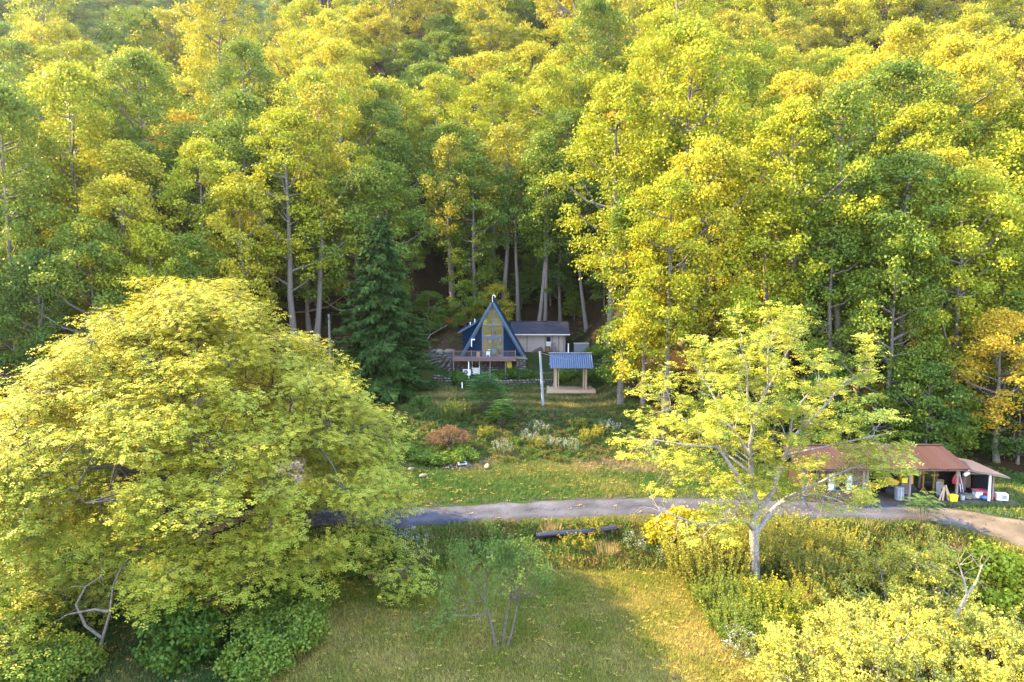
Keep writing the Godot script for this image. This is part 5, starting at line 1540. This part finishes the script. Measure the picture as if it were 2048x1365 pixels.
	for q in [[-7.0, 57.6, "green undergrowth at the foot of the russet bush, left side"], [-4.4, 58.2, "green undergrowth at the foot of the russet bush, right side"], [-9.6, 59.0, "dense green undergrowth emerging behind the golden tree"]]:
		place("undergrowth_clump", fern, "stem", "leaf_green", q[2], "undergrowth", on(q[0], q[1]), q[0])
	var aster := [make_thicket(391, 1.15, 1.2, 0.8, 90, 14, 0.12, 0.4, "flower_white", -0.1, 0.3), make_thicket(392, 1.0, 1.0, 0.7, 80, 14, 0.12, 0.4, "flower_white", -0.1, 0.3)]
	var golden := [make_thicket(393, 1.35, 0.9, 0.6, 60, 26, 0.14, 0.7, "flower_yellow", 0.0, 0.4), make_thicket(394, 1.2, 0.7, 0.5, 46, 26, 0.14, 0.7, "flower_yellow", 0.0, 0.4)]
	for q in [[1.6, 61.4, "white aster patch left of the tallest yellow flowers on the bank"], [3.2, 60.4, "white aster patch at the foot of the bank's middle"], [2.4, 62.8, "white asters highest on the bank below the leaning pole"], [5.2, 60.0, "white asters low on the bank between two yellow patches"], [9.0, 63.0, "pale mauve asters right of the yellow patch"], [-0.8, 59.6, "thin white asters just right of the russet bush"], [8.0, 42.9, "white asters right of the black drain pipe"], [9.9, 41.6, "sparse white asters at the right end of the bank under the road"], [-7.6, 41.6, "white asters beside the tan grass under the golden tree"], [-6.4, 43.2, "white asters above the brush pile"], [11.0, 31.4, "white asters at the right border of the front lawn"]]:
		place("aster_patch", aster[int(q[0] * 10.0) & 1], "stem", "leaf_green", q[2], "asters", on(q[0], q[1]), q[0])
	for q in [[2.2, 60.2, 0, "tallest yellow goldenrod on the bank below the leaning pole"], [7.0, 61.4, 0, "yellow goldenrod right of the white asters"], [8.0, 62.2, 1, "yellow goldenrod at the right end of the flower bank"], [-2.4, 62.0, 1, "small goldenrod right of the russet bush"], [6.2, 63.4, 1, "goldenrod high on the bank under the pavilion"], [3.9, 42.6, 0, "yellow goldenrod in front of the black drain pipe"], [4.8, 42.7, 1, "shorter goldenrod before the drain pipe's right half"], [5.4, 43.9, 1, "goldenrod behind the drain pipe's right half"], [9.2, 43.4, 1, "goldenrod between the drain pipe and the yellow-leaved shrub"]]:
		place("goldenrod", golden[q[2]], "stem", "leaf_green", q[3], "goldenrod", on(q[0], q[1]), q[0])
	# straw-coloured tall grass
	var lb := LB.new()
	R.seed = 95
	for k in 220:
		var a := rf(0, TAU)
		var rr := sqrt(R.randf()) * 0.7
		var b := Vector3(cos(a) * rr, -0.05, sin(a) * rr)
		var c := rf(0.7, 1.2)
		lb.blade(b, b + Vector3(cos(a) * 0.3 * rr + rf(-0.2, 0.2), rf(0.5, 1.0), sin(a) * 0.3 * rr + rf(-0.2, 0.2)), Vector3(rf(-1, 1), 0, rf(-1, 1)).normalized() * 0.02, Color(0.34, 0.25, 0.12) * c)
	var dry := lb.mesh()
	for q in [[-7.2, 40.6, "straw-coloured grass tussock left of the brush pile"], [-7.9, 39.6, "straw-coloured tussock nearest the golden tree's shade"], [6.0, 42.2, "straw-coloured tussock under the drain pipe's right end"], [2.6, 44.0, "straw-coloured plume above the drain pipe's left half"], [15.8, 36.4, "straw-coloured tussock among the weeds by the pale trunk"]]:
		single("dry_grass", dry, M["leaf_tint"], q[2], "grass tussock", on(q[0], q[1]), q[0])
	# brush piles of cut twigs
	R.seed = 97
	g = MB.new()
	for k in 190:
		var a := rf(0, TAU)
		var p := Vector3(rf(-0.8, 0.8), rf(0.0, 0.45), rf(-0.5, 0.5))
		var d := Vector3(cos(a), rf(-0.2, 0.5), sin(a)) * rf(0.3, 0.75)
		var c := rf(0.7, 1.3)
		g.col = Color(c, c, c)
		g.tube([p - d, p + ru() * 0.08, p + d], [0.012, 0.011, 0.006], 3, false)
	single("brush_pile", g.mesh(), M["twig"], "reddish-brown pile of cut twigs on the bank by the lawn", "brush pile", on(-6.0, 41.8))
	single("brush_pile", g.mesh(), M["twig"], "brown heap of dead brush on the bank below the yard", "brush pile", on(27.6, 41.6), 1.0).scale = Vector3(1.6, 1.2, 1.3)
	o = single("fallen_log", fallen(), M["bark_white"], "pale broken trunk tilted in the leaf litter left of the A-frame", "log", on(-10.2, 94.5))
	# countless weeds over the two banks
	R.seed = 98
	lb = LB.new()
	ui = 77
	for k in 5:
		clump(lb, Vector3(rf(-0.35, 0.35), rf(0.08, 0.22), rf(-0.35, 0.35)), 0.22, 0.8, 26, 0.085, rf(0, 0.6), rf(0.85, 1.15), 0.1)
	var weed := lb.mesh()
	var where := []
	var tint := []
	for k in 12000:
		var x := rf(-26.0, 42.0)
		var d := rf(41.2, 44.6) if k % 3 == 0 else (rf(57.6, 67.5) if k % 3 == 1 else rf(44.5, 98.0))
		if k % 3 == 2 and not (d > edge(x) - 3.5 and d < edge(x) + 16.0):
			continue
		if near_path(ROAD, x, d) < 2.2 or near_path(DRIVE, x, d) < 2.0 or (x > 20.5 and d > 46.0 and d < 55.5) or (x > -6.5 and x < 8.0 and d > 78.0 and d < 94.0):
			continue
		if (x > 2.5 and x < 10.0 and d > 65.5 and d < 76.0) or (k % 3 == 1 and R.randf() < 0.4) or (k % 3 == 0 and x > 19.0 and R.randf() < 0.75):
			continue
		var s := rf(0.5, 1.3)
		where.append(Transform3D(Basis(Vector3.UP, rf(0, TAU)).scaled(Vector3(s, s, s)), on(x, d)))
		var w := R.randf()
		var c := Color(0.075, 0.115, 0.03) if w < 0.6 else (Color(0.15, 0.14, 0.04) if w < 0.85 else Color(0.16, 0.10, 0.05))
		tint.append(c * rf(0.7, 1.25))
	scatter("weeds", weed, M["leaf_tint"], where, tint, null, "mixed low weeds covering the banks and the wood's edge", "weeds")

func fallen() -> ArrayMesh:
	var g := MB.new()
	g.tube([Vector3(-1.2, 0.6, 0), Vector3(0, 1.3, 0), Vector3(1.2, 2.0, 0)], [0.09, 0.08, 0.05], 6)
	g.tube([Vector3(-1.2, 0.6, 0), Vector3(-1.7, -0.3, 0.2)], [0.09, 0.1], 6)
	return g.mesh()

func smoke_bush() -> Array:
	R.seed = 64; ui = 64
	var t := MB.new()
	var lb := LB.new()
	t.tube([Vector3(0.1, -0.3, 0), Vector3(0.1, 0.7, 0)], [0.13, 0.1], 7)
	for i in 150:
		var a := rf(0, TAU)
		var f := sqrt(R.randf())
		var p := Vector3(cos(a) * 2.1 * f, (2.25 - 0.95 * f * f) * rf(0.72, 1.0), sin(a) * 1.6 * f)
		if i < 60:
			t.tube([Vector3(0.1, 0.6, 0), p * 0.55 + Vector3(0, 0.35, 0), p], [0.035, 0.02, 0.008], 3, false)
		var pink := R.randf() < 0.8
		var base := Color(0.15, 0.075, 0.05).lerp(Color(0.19, 0.115, 0.06), R.randf()) if pink else Color(0.10, 0.11, 0.04)
		for j in 34:
			var u := ru()
			lb.leaf(p + u * 0.22 * pow(R.randf(), 0.4), ru(), ru(), 0.11, 0.045, base * rf(0.75, 1.2))
	return [t.mesh(), lb.mesh()]

func objects() -> void:
	cabin()
	bungalow()
	pavilion()
	terrace()
	barn()
	plants()
	# woods across the valley, behind the viewer: they stand in the cabin's windows
	var m := make_tree(71, 17, 0.12, 6.0, 0.7, 80, 150, 0.42, 1.7)
	var k := 0
	for q in [[-14, 26], [-6, 34], [2, 28], [10, 36], [-22, 38]]:
		place("valley_tree", m, "bark_pale", ["leaf_gold", "leaf_lime", "leaf_gold", "leaf_green", "leaf_amber"][k], "tree mirrored in the A-frame's glass, %s" % ["leftmost", "left of centre", "centre", "right of centre", "farthest back"][k], "tree", Vector3(q[0], 0, q[1]), k * 1.3)
		k += 1
# ---------------------------------------------------------------- ground, road, drive
const ROAD := [[-62, 50.5], [-40, 48.6], [-26, 47.2], [-17, 46.4], [-8.07, 45.9], [-0.84, 46.8], [9.95, 47.9], [21.9, 47.2], [28.8, 46.4], [31.8, 45.2], [34.2, 43.6], [39, 39.5], [46, 33], [60, 20]]
const DRIVE := [[-15.5, 46.6], [-17.6, 49.5], [-19.2, 57.6], [-20.7, 65.5], [-20.0, 73.0], [-16.5, 79.0], [-12.5, 82.5], [-8.5, 84.0], [-6.6, 84.6]]

func near_path(p: Array, x: float, d: float) -> float:
	var best := 1e9
	var q := Vector2(x, d)
	for i in p.size() - 1:
		var c := Geometry2D.get_closest_point_to_segment(q, Vector2(p[i][0], p[i][1]), Vector2(p[i + 1][0], p[i + 1][1]))
		best = minf(best, c.distance_to(q))
	return best

func ground_color(x: float, d: float) -> Color:
	var n := patches.get_noise_2d(x, d)
	var n2 := patches.get_noise_2d(x * 4.3 + 50.0, d * 4.3)
	var green := Color(0.12, 0.135, 0.02)
	var dry := Color(0.25, 0.20, 0.06)
	var brown := Color(0.06, 0.04, 0.022)
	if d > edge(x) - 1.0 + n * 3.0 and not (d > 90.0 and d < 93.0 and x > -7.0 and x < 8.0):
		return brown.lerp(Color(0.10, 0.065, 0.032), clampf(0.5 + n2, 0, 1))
	if d > 88.0 and absf(x) < 14.0:
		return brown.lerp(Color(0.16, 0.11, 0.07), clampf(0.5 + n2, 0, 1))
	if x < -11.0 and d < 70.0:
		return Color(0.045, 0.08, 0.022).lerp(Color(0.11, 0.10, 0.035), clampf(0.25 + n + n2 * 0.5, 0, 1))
	if d < 41.6:
		return green.lerp(dry, clampf(0.34 + n * 1.3 + n2 * 0.8 + 0.1 * ss(2.0, 9.0, x), 0, 1))
	if d < 45.0:
		return Color(0.06, 0.075, 0.02).lerp(dry, clampf(0.15 + n2 * 0.8, 0, 1))
	if d < 58.5:
		var c := Color(0.048, 0.092, 0.02).lerp(Color(0.16, 0.15, 0.045), clampf(0.1 + n * 0.9 + n2 * 0.5 + ss(52.0, 49.0, d) * 0.25, 0, 1))
		var soil := ss(3.2, 0.8, Vector2((x - 9.5) * 0.55, d - 57.0).length()) + ss(1.9, 0.6, Vector2((x + 3.6) * 0.6, d - 57.2).length())
		return c.lerp(Color(0.2, 0.14, 0.09), clampf(soil * (0.7 + n2), 0, 0.9))
	if d < 67.0:
		return Color(0.045, 0.075, 0.02).lerp(Color(0.10, 0.085, 0.04), clampf(0.35 + n2 * 0.9, 0, 1))
	if d < 74.5:
		return Color(0.07, 0.08, 0.022).lerp(Color(0.24, 0.18, 0.075), clampf(0.28 + 0.5 * sin(d * 2.2 + x * 0.2 + n * 4.0) + n2 * 0.5 + (0.35 if x < -6.0 else 0.0), 0, 1))
	return Color(0.045, 0.075, 0.02).lerp(Color(0.15, 0.13, 0.05), clampf(0.12 + n2 * 0.7, 0, 1))

func build_ground() -> void:
	var xs := []
	var ds := []
	var x := -440.0
	while x < 360.0:
		xs.append(x)
		var ax := maxf(0.0, absf(x + 3.0) - 42.0)
		x += 0.6 + ax * 0.045
	var d := -70.0
	while d < 620.0:
		ds.append(d)
		d += 3.0 if d < 18.0 else (0.5 if d < 98.0 else 0.5 + (d - 98.0) * 0.03)
	var mb := MB.new()
	var w := xs.size()
	for j in ds.size():
		for i in w:
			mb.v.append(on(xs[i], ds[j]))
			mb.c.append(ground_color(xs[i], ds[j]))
	mb.n.resize(mb.v.size())
	for j in ds.size():
		for i in w:
			var a := mb.v[j * w + mini(i + 1, w - 1)] - mb.v[j * w + maxi(i - 1, 0)]
			var b := mb.v[mini(j + 1, ds.size() - 1) * w + i] - mb.v[maxi(j - 1, 0) * w + i]
			mb.n[j * w + i] = a.cross(b).normalized()
	for j in ds.size() - 1:
		for i in w - 1:
			var k := j * w + i
			mb.ix.append(k); mb.ix.append(k + w); mb.ix.append(k + 1)
			mb.ix.append(k + 1); mb.ix.append(k + w); mb.ix.append(k + w + 1)
	struct("ground", mb.mesh(), M["ground"])

func strip(pts: Array, half: float, up: float, seed_: int) -> MB:
	var cv := Curve3D.new()
	for i in pts.size():
		var a: Array = pts[maxi(i - 1, 0)]
		var b: Array = pts[mini(i + 1, pts.size() - 1)]
		var t := Vector3(b[0] - a[0], 0, -(b[1] - a[1])) / 6.0
		cv.add_point(Vector3(pts[i][0], 0, -pts[i][1]), -t, t)
	var mb := MB.new()
	var l := cv.get_baked_length()
	var n := int(l / 0.45)
	R.seed = seed_
	var cols := 9
	for i in n + 1:
		var p := cv.sample_baked(l * i / n)
		var q := cv.sample_baked(minf(l * i / n + 0.2, l)) - cv.sample_baked(maxf(l * i / n - 0.2, 0.0))
		var side := Vector3(-q.z, 0, q.x).normalized()
		var hw := half + patches.get_noise_2d(p.x * 7.0 + seed_, p.z * 7.0) * 0.5
		for k in cols:
			var f := (k / (cols - 1.0)) * 2.0 - 1.0
			var s := p + side * hw * f
			var y := gy(s.x, -s.z) + up + (0.03 * (1.0 - absf(absf(f) - 0.45) * 2.0) if absf(f) < 0.95 else -0.1)
			mb.v.append(Vector3(s.x, y, s.z))
			mb.n.append(Vector3.UP)
			var warm := ss(26.0, 33.0, s.x)
			var track := ss(0.28, 0.0, absf(absf(f) - 0.48))
			var g := Color(0.15, 0.158, 0.195).lerp(Color(0.27, 0.22, 0.16), warm)
			g = g.lerp(Color(g.r * 1.25, g.g * 1.22, g.b * 1.2), track) * (1.0 + 0.5 * patches.get_noise_2d(s.x * 6.0, s.z * 6.0) + rf(-0.14, 0.14))
			if absf(f) > 0.9:
				g = g.lerp(Color(0.1, 0.1, 0.045), 0.6)
			mb.c.append(Color(g.r, g.g, g.b))
	for i in n:
		for k in cols - 1:
			var a := i * cols + k
			mb.ix.append(a); mb.ix.append(a + cols); mb.ix.append(a + 1)
			mb.ix.append(a + 1); mb.ix.append(a + cols); mb.ix.append(a + cols + 1)
	return mb

func build_roads() -> void:
	var r := strip(ROAD, 1.78, 0.035, 3)
	# the turning area in front of the barn
	struct("gravel_road", r.mesh(), M["gravel"])
	struct("gravel_drive", strip(DRIVE, 1.7, 0.03, 9).mesh(), M["gravel"])
	var yard := MB.new()
	var w := 34
	for j in 12:
		for i in w:
			var x := 21.5 + i * 0.48
			var d := 47.6 + j * 0.5 + 0.3 * patches.get_noise_2d(x * 8.0, j * 9.0)
			if x < 26.2:
				d = minf(d, 49.0)
			var dip := -0.12 if i == 0 or j == 0 or i == w - 1 else 0.0
			yard.v.append(on(x, d, 0.026 + dip)); yard.n.append(Vector3.UP)
			var g := Color(0.17, 0.125, 0.09).lerp(Color(0.30, 0.24, 0.18), clampf(0.5 + patches.get_noise_2d(x * 5.0, d * 5.0), 0, 1))
			yard.c.append(g)
	for j in 11:
		for i in w - 1:
			var a := j * w + i
			yard.ix.append(a); yard.ix.append(a + w); yard.ix.append(a + 1)
			yard.ix.append(a + 1); yard.ix.append(a + w); yard.ix.append(a + w + 1)
	struct("dirt_yard_ground", yard.mesh(), M["dirt"])

func build_grass() -> void:
	R.seed = 12
	var lb := LB.new()
	for i in 9:
		var p := Vector3(rf(-0.16, 0.16), -0.02, rf(-0.16, 0.16))
		var a := rf(0, TAU)
		lb.blade(p, p + Vector3(cos(a) * 0.09, rf(0.09, 0.17), sin(a) * 0.09), Vector3(-sin(a), 0, cos(a)) * 0.014, Color(1, 1, 1) * rf(0.8, 1.2))
	var m := lb.mesh()
	var where := []
	var tint := []
	for i in 150000:
		var d: float = sqrt(lerpf(27.0 * 27.0, 80.0 * 80.0, R.randf()))
		if i < 30000:
			d = rf(26.0, 45.0)
		var x := rf(-0.84, 0.8) * d
		if d > edge(x) - 2.0 or near_path(ROAD, x, d) < 2.0 or (x < -10.0 and near_path(DRIVE, x, d) < 1.8) or (d > 48.4 and d < 56.0 and x > 21.5 and x < 36.5) or (d > 77.0 and x > -11.0 and x < 1.6):
			continue
		var c := ground_color(x, d)
		var k := rf(0.75, 1.35)
		var s := rf(0.7, 1.25) * (1.0 if d < 41.0 else (rf(1.2, 3.2) if d < 44.6 else rf(0.8, 1.9)))
		where.append(Transform3D(Basis(Vector3.UP, rf(0, TAU)).scaled(Vector3(s, s, s)), on(x, d)))
		tint.append(Color(c.r * k * rf(0.85, 1.1), c.g * k * 1.02, c.b * k * 0.8))
	fallen_leaves()
	gravel_stones()
	scatter("grass", m, M["leaf_tint"], where, tint, null, "short patchy green and straw-coloured grass over the lawns", "grass")

func fallen_leaves() -> void:
	R.seed = 13
	var lb := LB.new()
	for i in 5:
		var p := Vector3(rf(-0.5, 0.5), rf(0.01, 0.03), rf(-0.5, 0.5))
		var a := rf(0, TAU)
		lb.leaf(p, Vector3(cos(a), rf(0.0, 0.3), sin(a)), Vector3(-sin(a), rf(-0.2, 0.2), cos(a)), rf(0.08, 0.16), rf(0.03, 0.055), Color(1, 1, 1) * rf(0.7, 1.2))
	var where := []
	var tint := []
	for i in 7000:
		var d := rf(27.0, 75.0)
		var x := rf(-0.8, 0.8) * d
		if i % 3 == 0:
			d = edge(x) + rf(-4.0, 14.0)
		if (d > 76.0 and x > -8.0 and x < 8.5 and d < 94.0) or (d > 48.4 and d < 56.0 and x > 20.0 and x < 36.5):
			continue
		var q := near_path(ROAD, x, d)
		if q < 2.1 and i % 5:
			continue
		where.append(Transform3D(Basis(Vector3.UP, rf(0, TAU)), on(x, d, 0.07 if q < 2.3 or d > 48.0 else 0.04)))
		var w := R.randf()
		tint.append((Color(0.34, 0.24, 0.05) if w < 0.5 else (Color(0.22, 0.13, 0.06) if w < 0.85 else Color(0.30, 0.28, 0.07))) * rf(0.7, 1.1))
	scatter("fallen_leaves", lb.mesh(), M["leaf_tint"], where, tint, null, "scattered yellow and brown fallen leaves on grass and road", "fallen leaves")

func gravel_stones() -> void:
	R.seed = 14
	var mb := MB.new()
	for i in 6:
		mb.blob(Vector3(rf(-0.3, 0.3), 0.01, rf(-0.3, 0.3)), Vector3(rf(0.04, 0.09), 0.04, rf(0.04, 0.08)), i, 0.2, 5, 3)
	var where := []
	var tint := []
	for i in 5200:
		var x := rf(-26.0, 38.0)
		var d := rf(40.0, 50.0)
		var q := near_path(ROAD, x, d)
		if q > 2.5 or (q < 1.5 and i % 3):
			continue
		where.append(Transform3D(Basis(Vector3.UP, rf(0, TAU)), on(x, d, 0.05)))
		tint.append(Color(0.26, 0.25, 0.25) * rf(0.5, 1.3))
	scatter("road_gravel", mb.mesh(), M["stone"], where, tint, null, "loose pale gravel along the road and its edges", "gravel")

func materials() -> void:
	units.resize(4096)
	R.seed = 4
	for i in 4096:
		var u := Vector3(R.randfn(), R.randfn(), R.randfn())
		units[i] = u.normalized() if u.length() > 0.01 else Vector3.UP
	bumps.seed = 8; bumps.frequency = 0.013; bumps.fractal_octaves = 3
	patches.seed = 21; patches.frequency = 0.055; patches.fractal_octaves = 3
	var fine := noise_tex(0.09, 0.55, 1.0, 5, 3, 512)
	var grit := noise_tex(0.3, 0.25, 1.0, 3, 5, 512)
	var grain := noise_tex(0.03, 0.5, 1.0, 5, 6, 256)
	mat("ground", 0.66, 0.66, 0.60, 0.95, 0, fine, 0.28, 4.0)
	mat("gravel", 1, 1, 1, 0.92, 0, grit, 0.8, 3.0)
	mat("dirt", 1, 1, 1, 0.95, 0, grit, 0.4, 2.0)
	mat("bark", 0.16, 0.13, 0.105, 0.9, 0, grain, 0.8, 3.0)
	mat("bark_dark", 0.13, 0.105, 0.08, 0.9, 0, grain, 0.8, 3.0)
	mat("bark_pale", 0.21, 0.18, 0.145, 0.85, 0, grain, 0.7, 2.0)
	mat("bark_white", 0.36, 0.33, 0.275, 0.8, 0, grain, 0.9, 2.0)
	leafmat("leaf_green", 0.13, 0.17, 0.032)
	leafmat("leaf_lime", 0.268, 0.272, 0.028)
	leafmat("leaf_gold", 0.345, 0.302, 0.036)
	leafmat("leaf_amber", 0.27, 0.235, 0.034)
	leafmat("leaf_deep", 0.075, 0.12, 0.03)
	leafmat("leaf_orange", 0.46, 0.30, 0.04)
	leafmat("leaf_dome", 0.285, 0.265, 0.042)
	leafmat("leaf_sparse", 0.285, 0.29, 0.06)
	leafmat("leaf_orchard", 0.10, 0.14, 0.04)
	leafmat("leaf_spruce", 0.036, 0.060, 0.018, 0.3).metallic_specular = 0.1
	leafmat("leaf_fresh", 0.06, 0.125, 0.032)
	leafmat("flower_white", 0.36, 0.38, 0.42)
	leafmat("flower_yellow", 0.5, 0.33, 0.02)
	leafmat("leaf_weed", 0.215, 0.225, 0.055)
	leafmat("leaf_near", 0.30, 0.295, 0.08)
	leafmat("leaf_vine", 0.055, 0.095, 0.018, 0.6)
	for q in [["navy", 0.005, 0.016, 0.036, 0.6], ["roof_navy", 0.012, 0.03, 0.055, 0.45], ["trim_blue", 0.022, 0.055, 0.09, 0.55], ["frame_grey", 0.05, 0.065, 0.11, 0.5], ["white_paint", 0.72, 0.74, 0.76, 0.5], ["cream_paint", 0.52, 0.47, 0.40, 0.6], ["green_paint", 0.02, 0.07, 0.05, 0.5], ["teal_paint", 0.06, 0.11, 0.13, 0.6], ["blue_paint", 0.05, 0.10, 0.22, 0.5], ["orange_paint", 0.45, 0.17, 0.02, 0.5], ["yellow_paint", 0.52, 0.32, 0.015, 0.45], ["yellow_plastic", 0.62, 0.52, 0.02, 0.4], ["yellow_cloth", 0.45, 0.36, 0.04, 0.9], ["red_plastic", 0.36, 0.02, 0.025, 0.45], ["black_plastic", 0.012, 0.013, 0.017, 0.4], ["black_rubber", 0.015, 0.015, 0.015, 0.8], ["terracotta", 0.32, 0.13, 0.07, 0.9], ["cardboard", 0.30, 0.21, 0.12, 0.9], ["curtain", 0.62, 0.64, 0.66, 0.8], ["dusty_pink", 0.26, 0.17, 0.15, 0.9]]:
		mat(q[0], q[1], q[2], q[3], q[4])
	for q in [["beige_wall", 0.82, 0.67, 0.55, 0.9], ["mortar", 0.13, 0.115, 0.10, 0.95], ["stone", 1, 1, 1, 0.95], ["tan_stone", 0.40, 0.31, 0.20, 0.9], ["concrete", 0.55, 0.55, 0.55, 0.9], ["sand", 0.42, 0.34, 0.27, 0.95], ["brick", 0.36, 0.24, 0.18, 0.9], ["shingle", 0.11, 0.11, 0.135, 0.9]]:
		mat(q[0], q[1], q[2], q[3], q[4], 0.0, grit, 1.3, 1.5)
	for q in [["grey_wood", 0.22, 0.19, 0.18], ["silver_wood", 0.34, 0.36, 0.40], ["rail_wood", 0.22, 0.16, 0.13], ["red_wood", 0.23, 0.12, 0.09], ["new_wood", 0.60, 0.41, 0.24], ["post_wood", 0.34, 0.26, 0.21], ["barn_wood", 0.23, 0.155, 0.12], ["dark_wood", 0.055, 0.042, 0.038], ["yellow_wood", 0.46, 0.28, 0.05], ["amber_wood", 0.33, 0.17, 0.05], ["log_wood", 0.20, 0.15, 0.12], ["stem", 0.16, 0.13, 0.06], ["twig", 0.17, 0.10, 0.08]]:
		mat(q[0], q[1], q[2], q[3], 0.85, 0.0, grain, 1.6, 0.6)
	for q in [["blue_metal", 0.07, 0.11, 0.185, 0.5, 0.2], ["grey_metal", 0.24, 0.27, 0.30, 0.5, 0.3], ["pale_metal", 0.55, 0.58, 0.62, 0.45, 0.3], ["dark_metal", 0.04, 0.04, 0.045, 0.5, 0.4], ["slate_metal", 0.10, 0.115, 0.15, 0.5, 0.3], ["rust_roof", 0.098, 0.056, 0.05, 0.6, 0.15], ["grey_roof", 0.14, 0.105, 0.095, 0.65, 0.1]]:
		mat(q[0], q[1], q[2], q[3], q[4], q[5], fine, 0.9)
	for k in ["ground", "gravel", "dirt", "navy", "roof_navy", "stone", "rust_roof", "shingle", "barn_wood", "dark_wood"]:
		M[k].metallic_specular = 0.15
	mat("mirror_glass", 0.62, 0.56, 0.42, 0.03, 0.92)
	mat("dark_glass", 0.012, 0.016, 0.02, 0.06)
	leafmat("leaf_tint", 1, 1, 1, 0.7)

func _ready() -> void:
	var cam := Camera3D.new()
	cam.name = "camera"
	cam.position = Vector3(0, 18, 0)
	cam.rotation_degrees = Vector3(-5.2, 0, 0)
	cam.fov = 53.1
	cam.near = 0.5
	cam.far = 1200.0
	add_child(cam)
	cam.current = true
	var env := Environment.new()
	env.background_mode = Environment.BG_SKY
	var sm := ProceduralSkyMaterial.new()
	sm.sky_top_color = Color(0.54, 0.63, 0.79)
	sm.sky_horizon_color = Color(0.90, 0.89, 0.87)
	sm.sky_curve = 0.16
	sm.ground_bottom_color = Color(0.16, 0.17, 0.11)
	sm.ground_horizon_color = Color(0.55, 0.58, 0.55)
	sm.sky_energy_multiplier = 1.2
	var sky := Sky.new()
	sky.sky_material = sm
	env.sky = sky
	env.tonemap_mode = Environment.TONE_MAPPER_LINEAR
	env.tonemap_exposure = 8.6
	env.sdfgi_enabled = true
	env.ssao_enabled = true
	env.ssil_enabled = true
	env.volumetric_fog_enabled = true
	env.volumetric_fog_density = 0.00008
	env.volumetric_fog_albedo = Color(0.88, 0.93, 0.97)
	env.volumetric_fog_anisotropy = 0.72
	var we := WorldEnvironment.new()
	we.name = "world_environment"
	we.environment = env
	add_child(we)
	var sun := DirectionalLight3D.new()
	sun.name = "sun"
	sun.light_color = Color(1.0, 0.86, 0.59)
	sun.light_energy = 1.6
	sun.light_angular_distance = 0.5
	sun.shadow_enabled = true
	sun.rotation_degrees = Vector3(-36.0, -180.0 + 71.0, 0)   # low sun at the left, ahead of the camera
	add_child(sun)
	materials()
	build_ground()
	build_roads()
	forest()
	dome_tree()
	sparse_tree()
	small_trees()
	objects()
	build_grass()
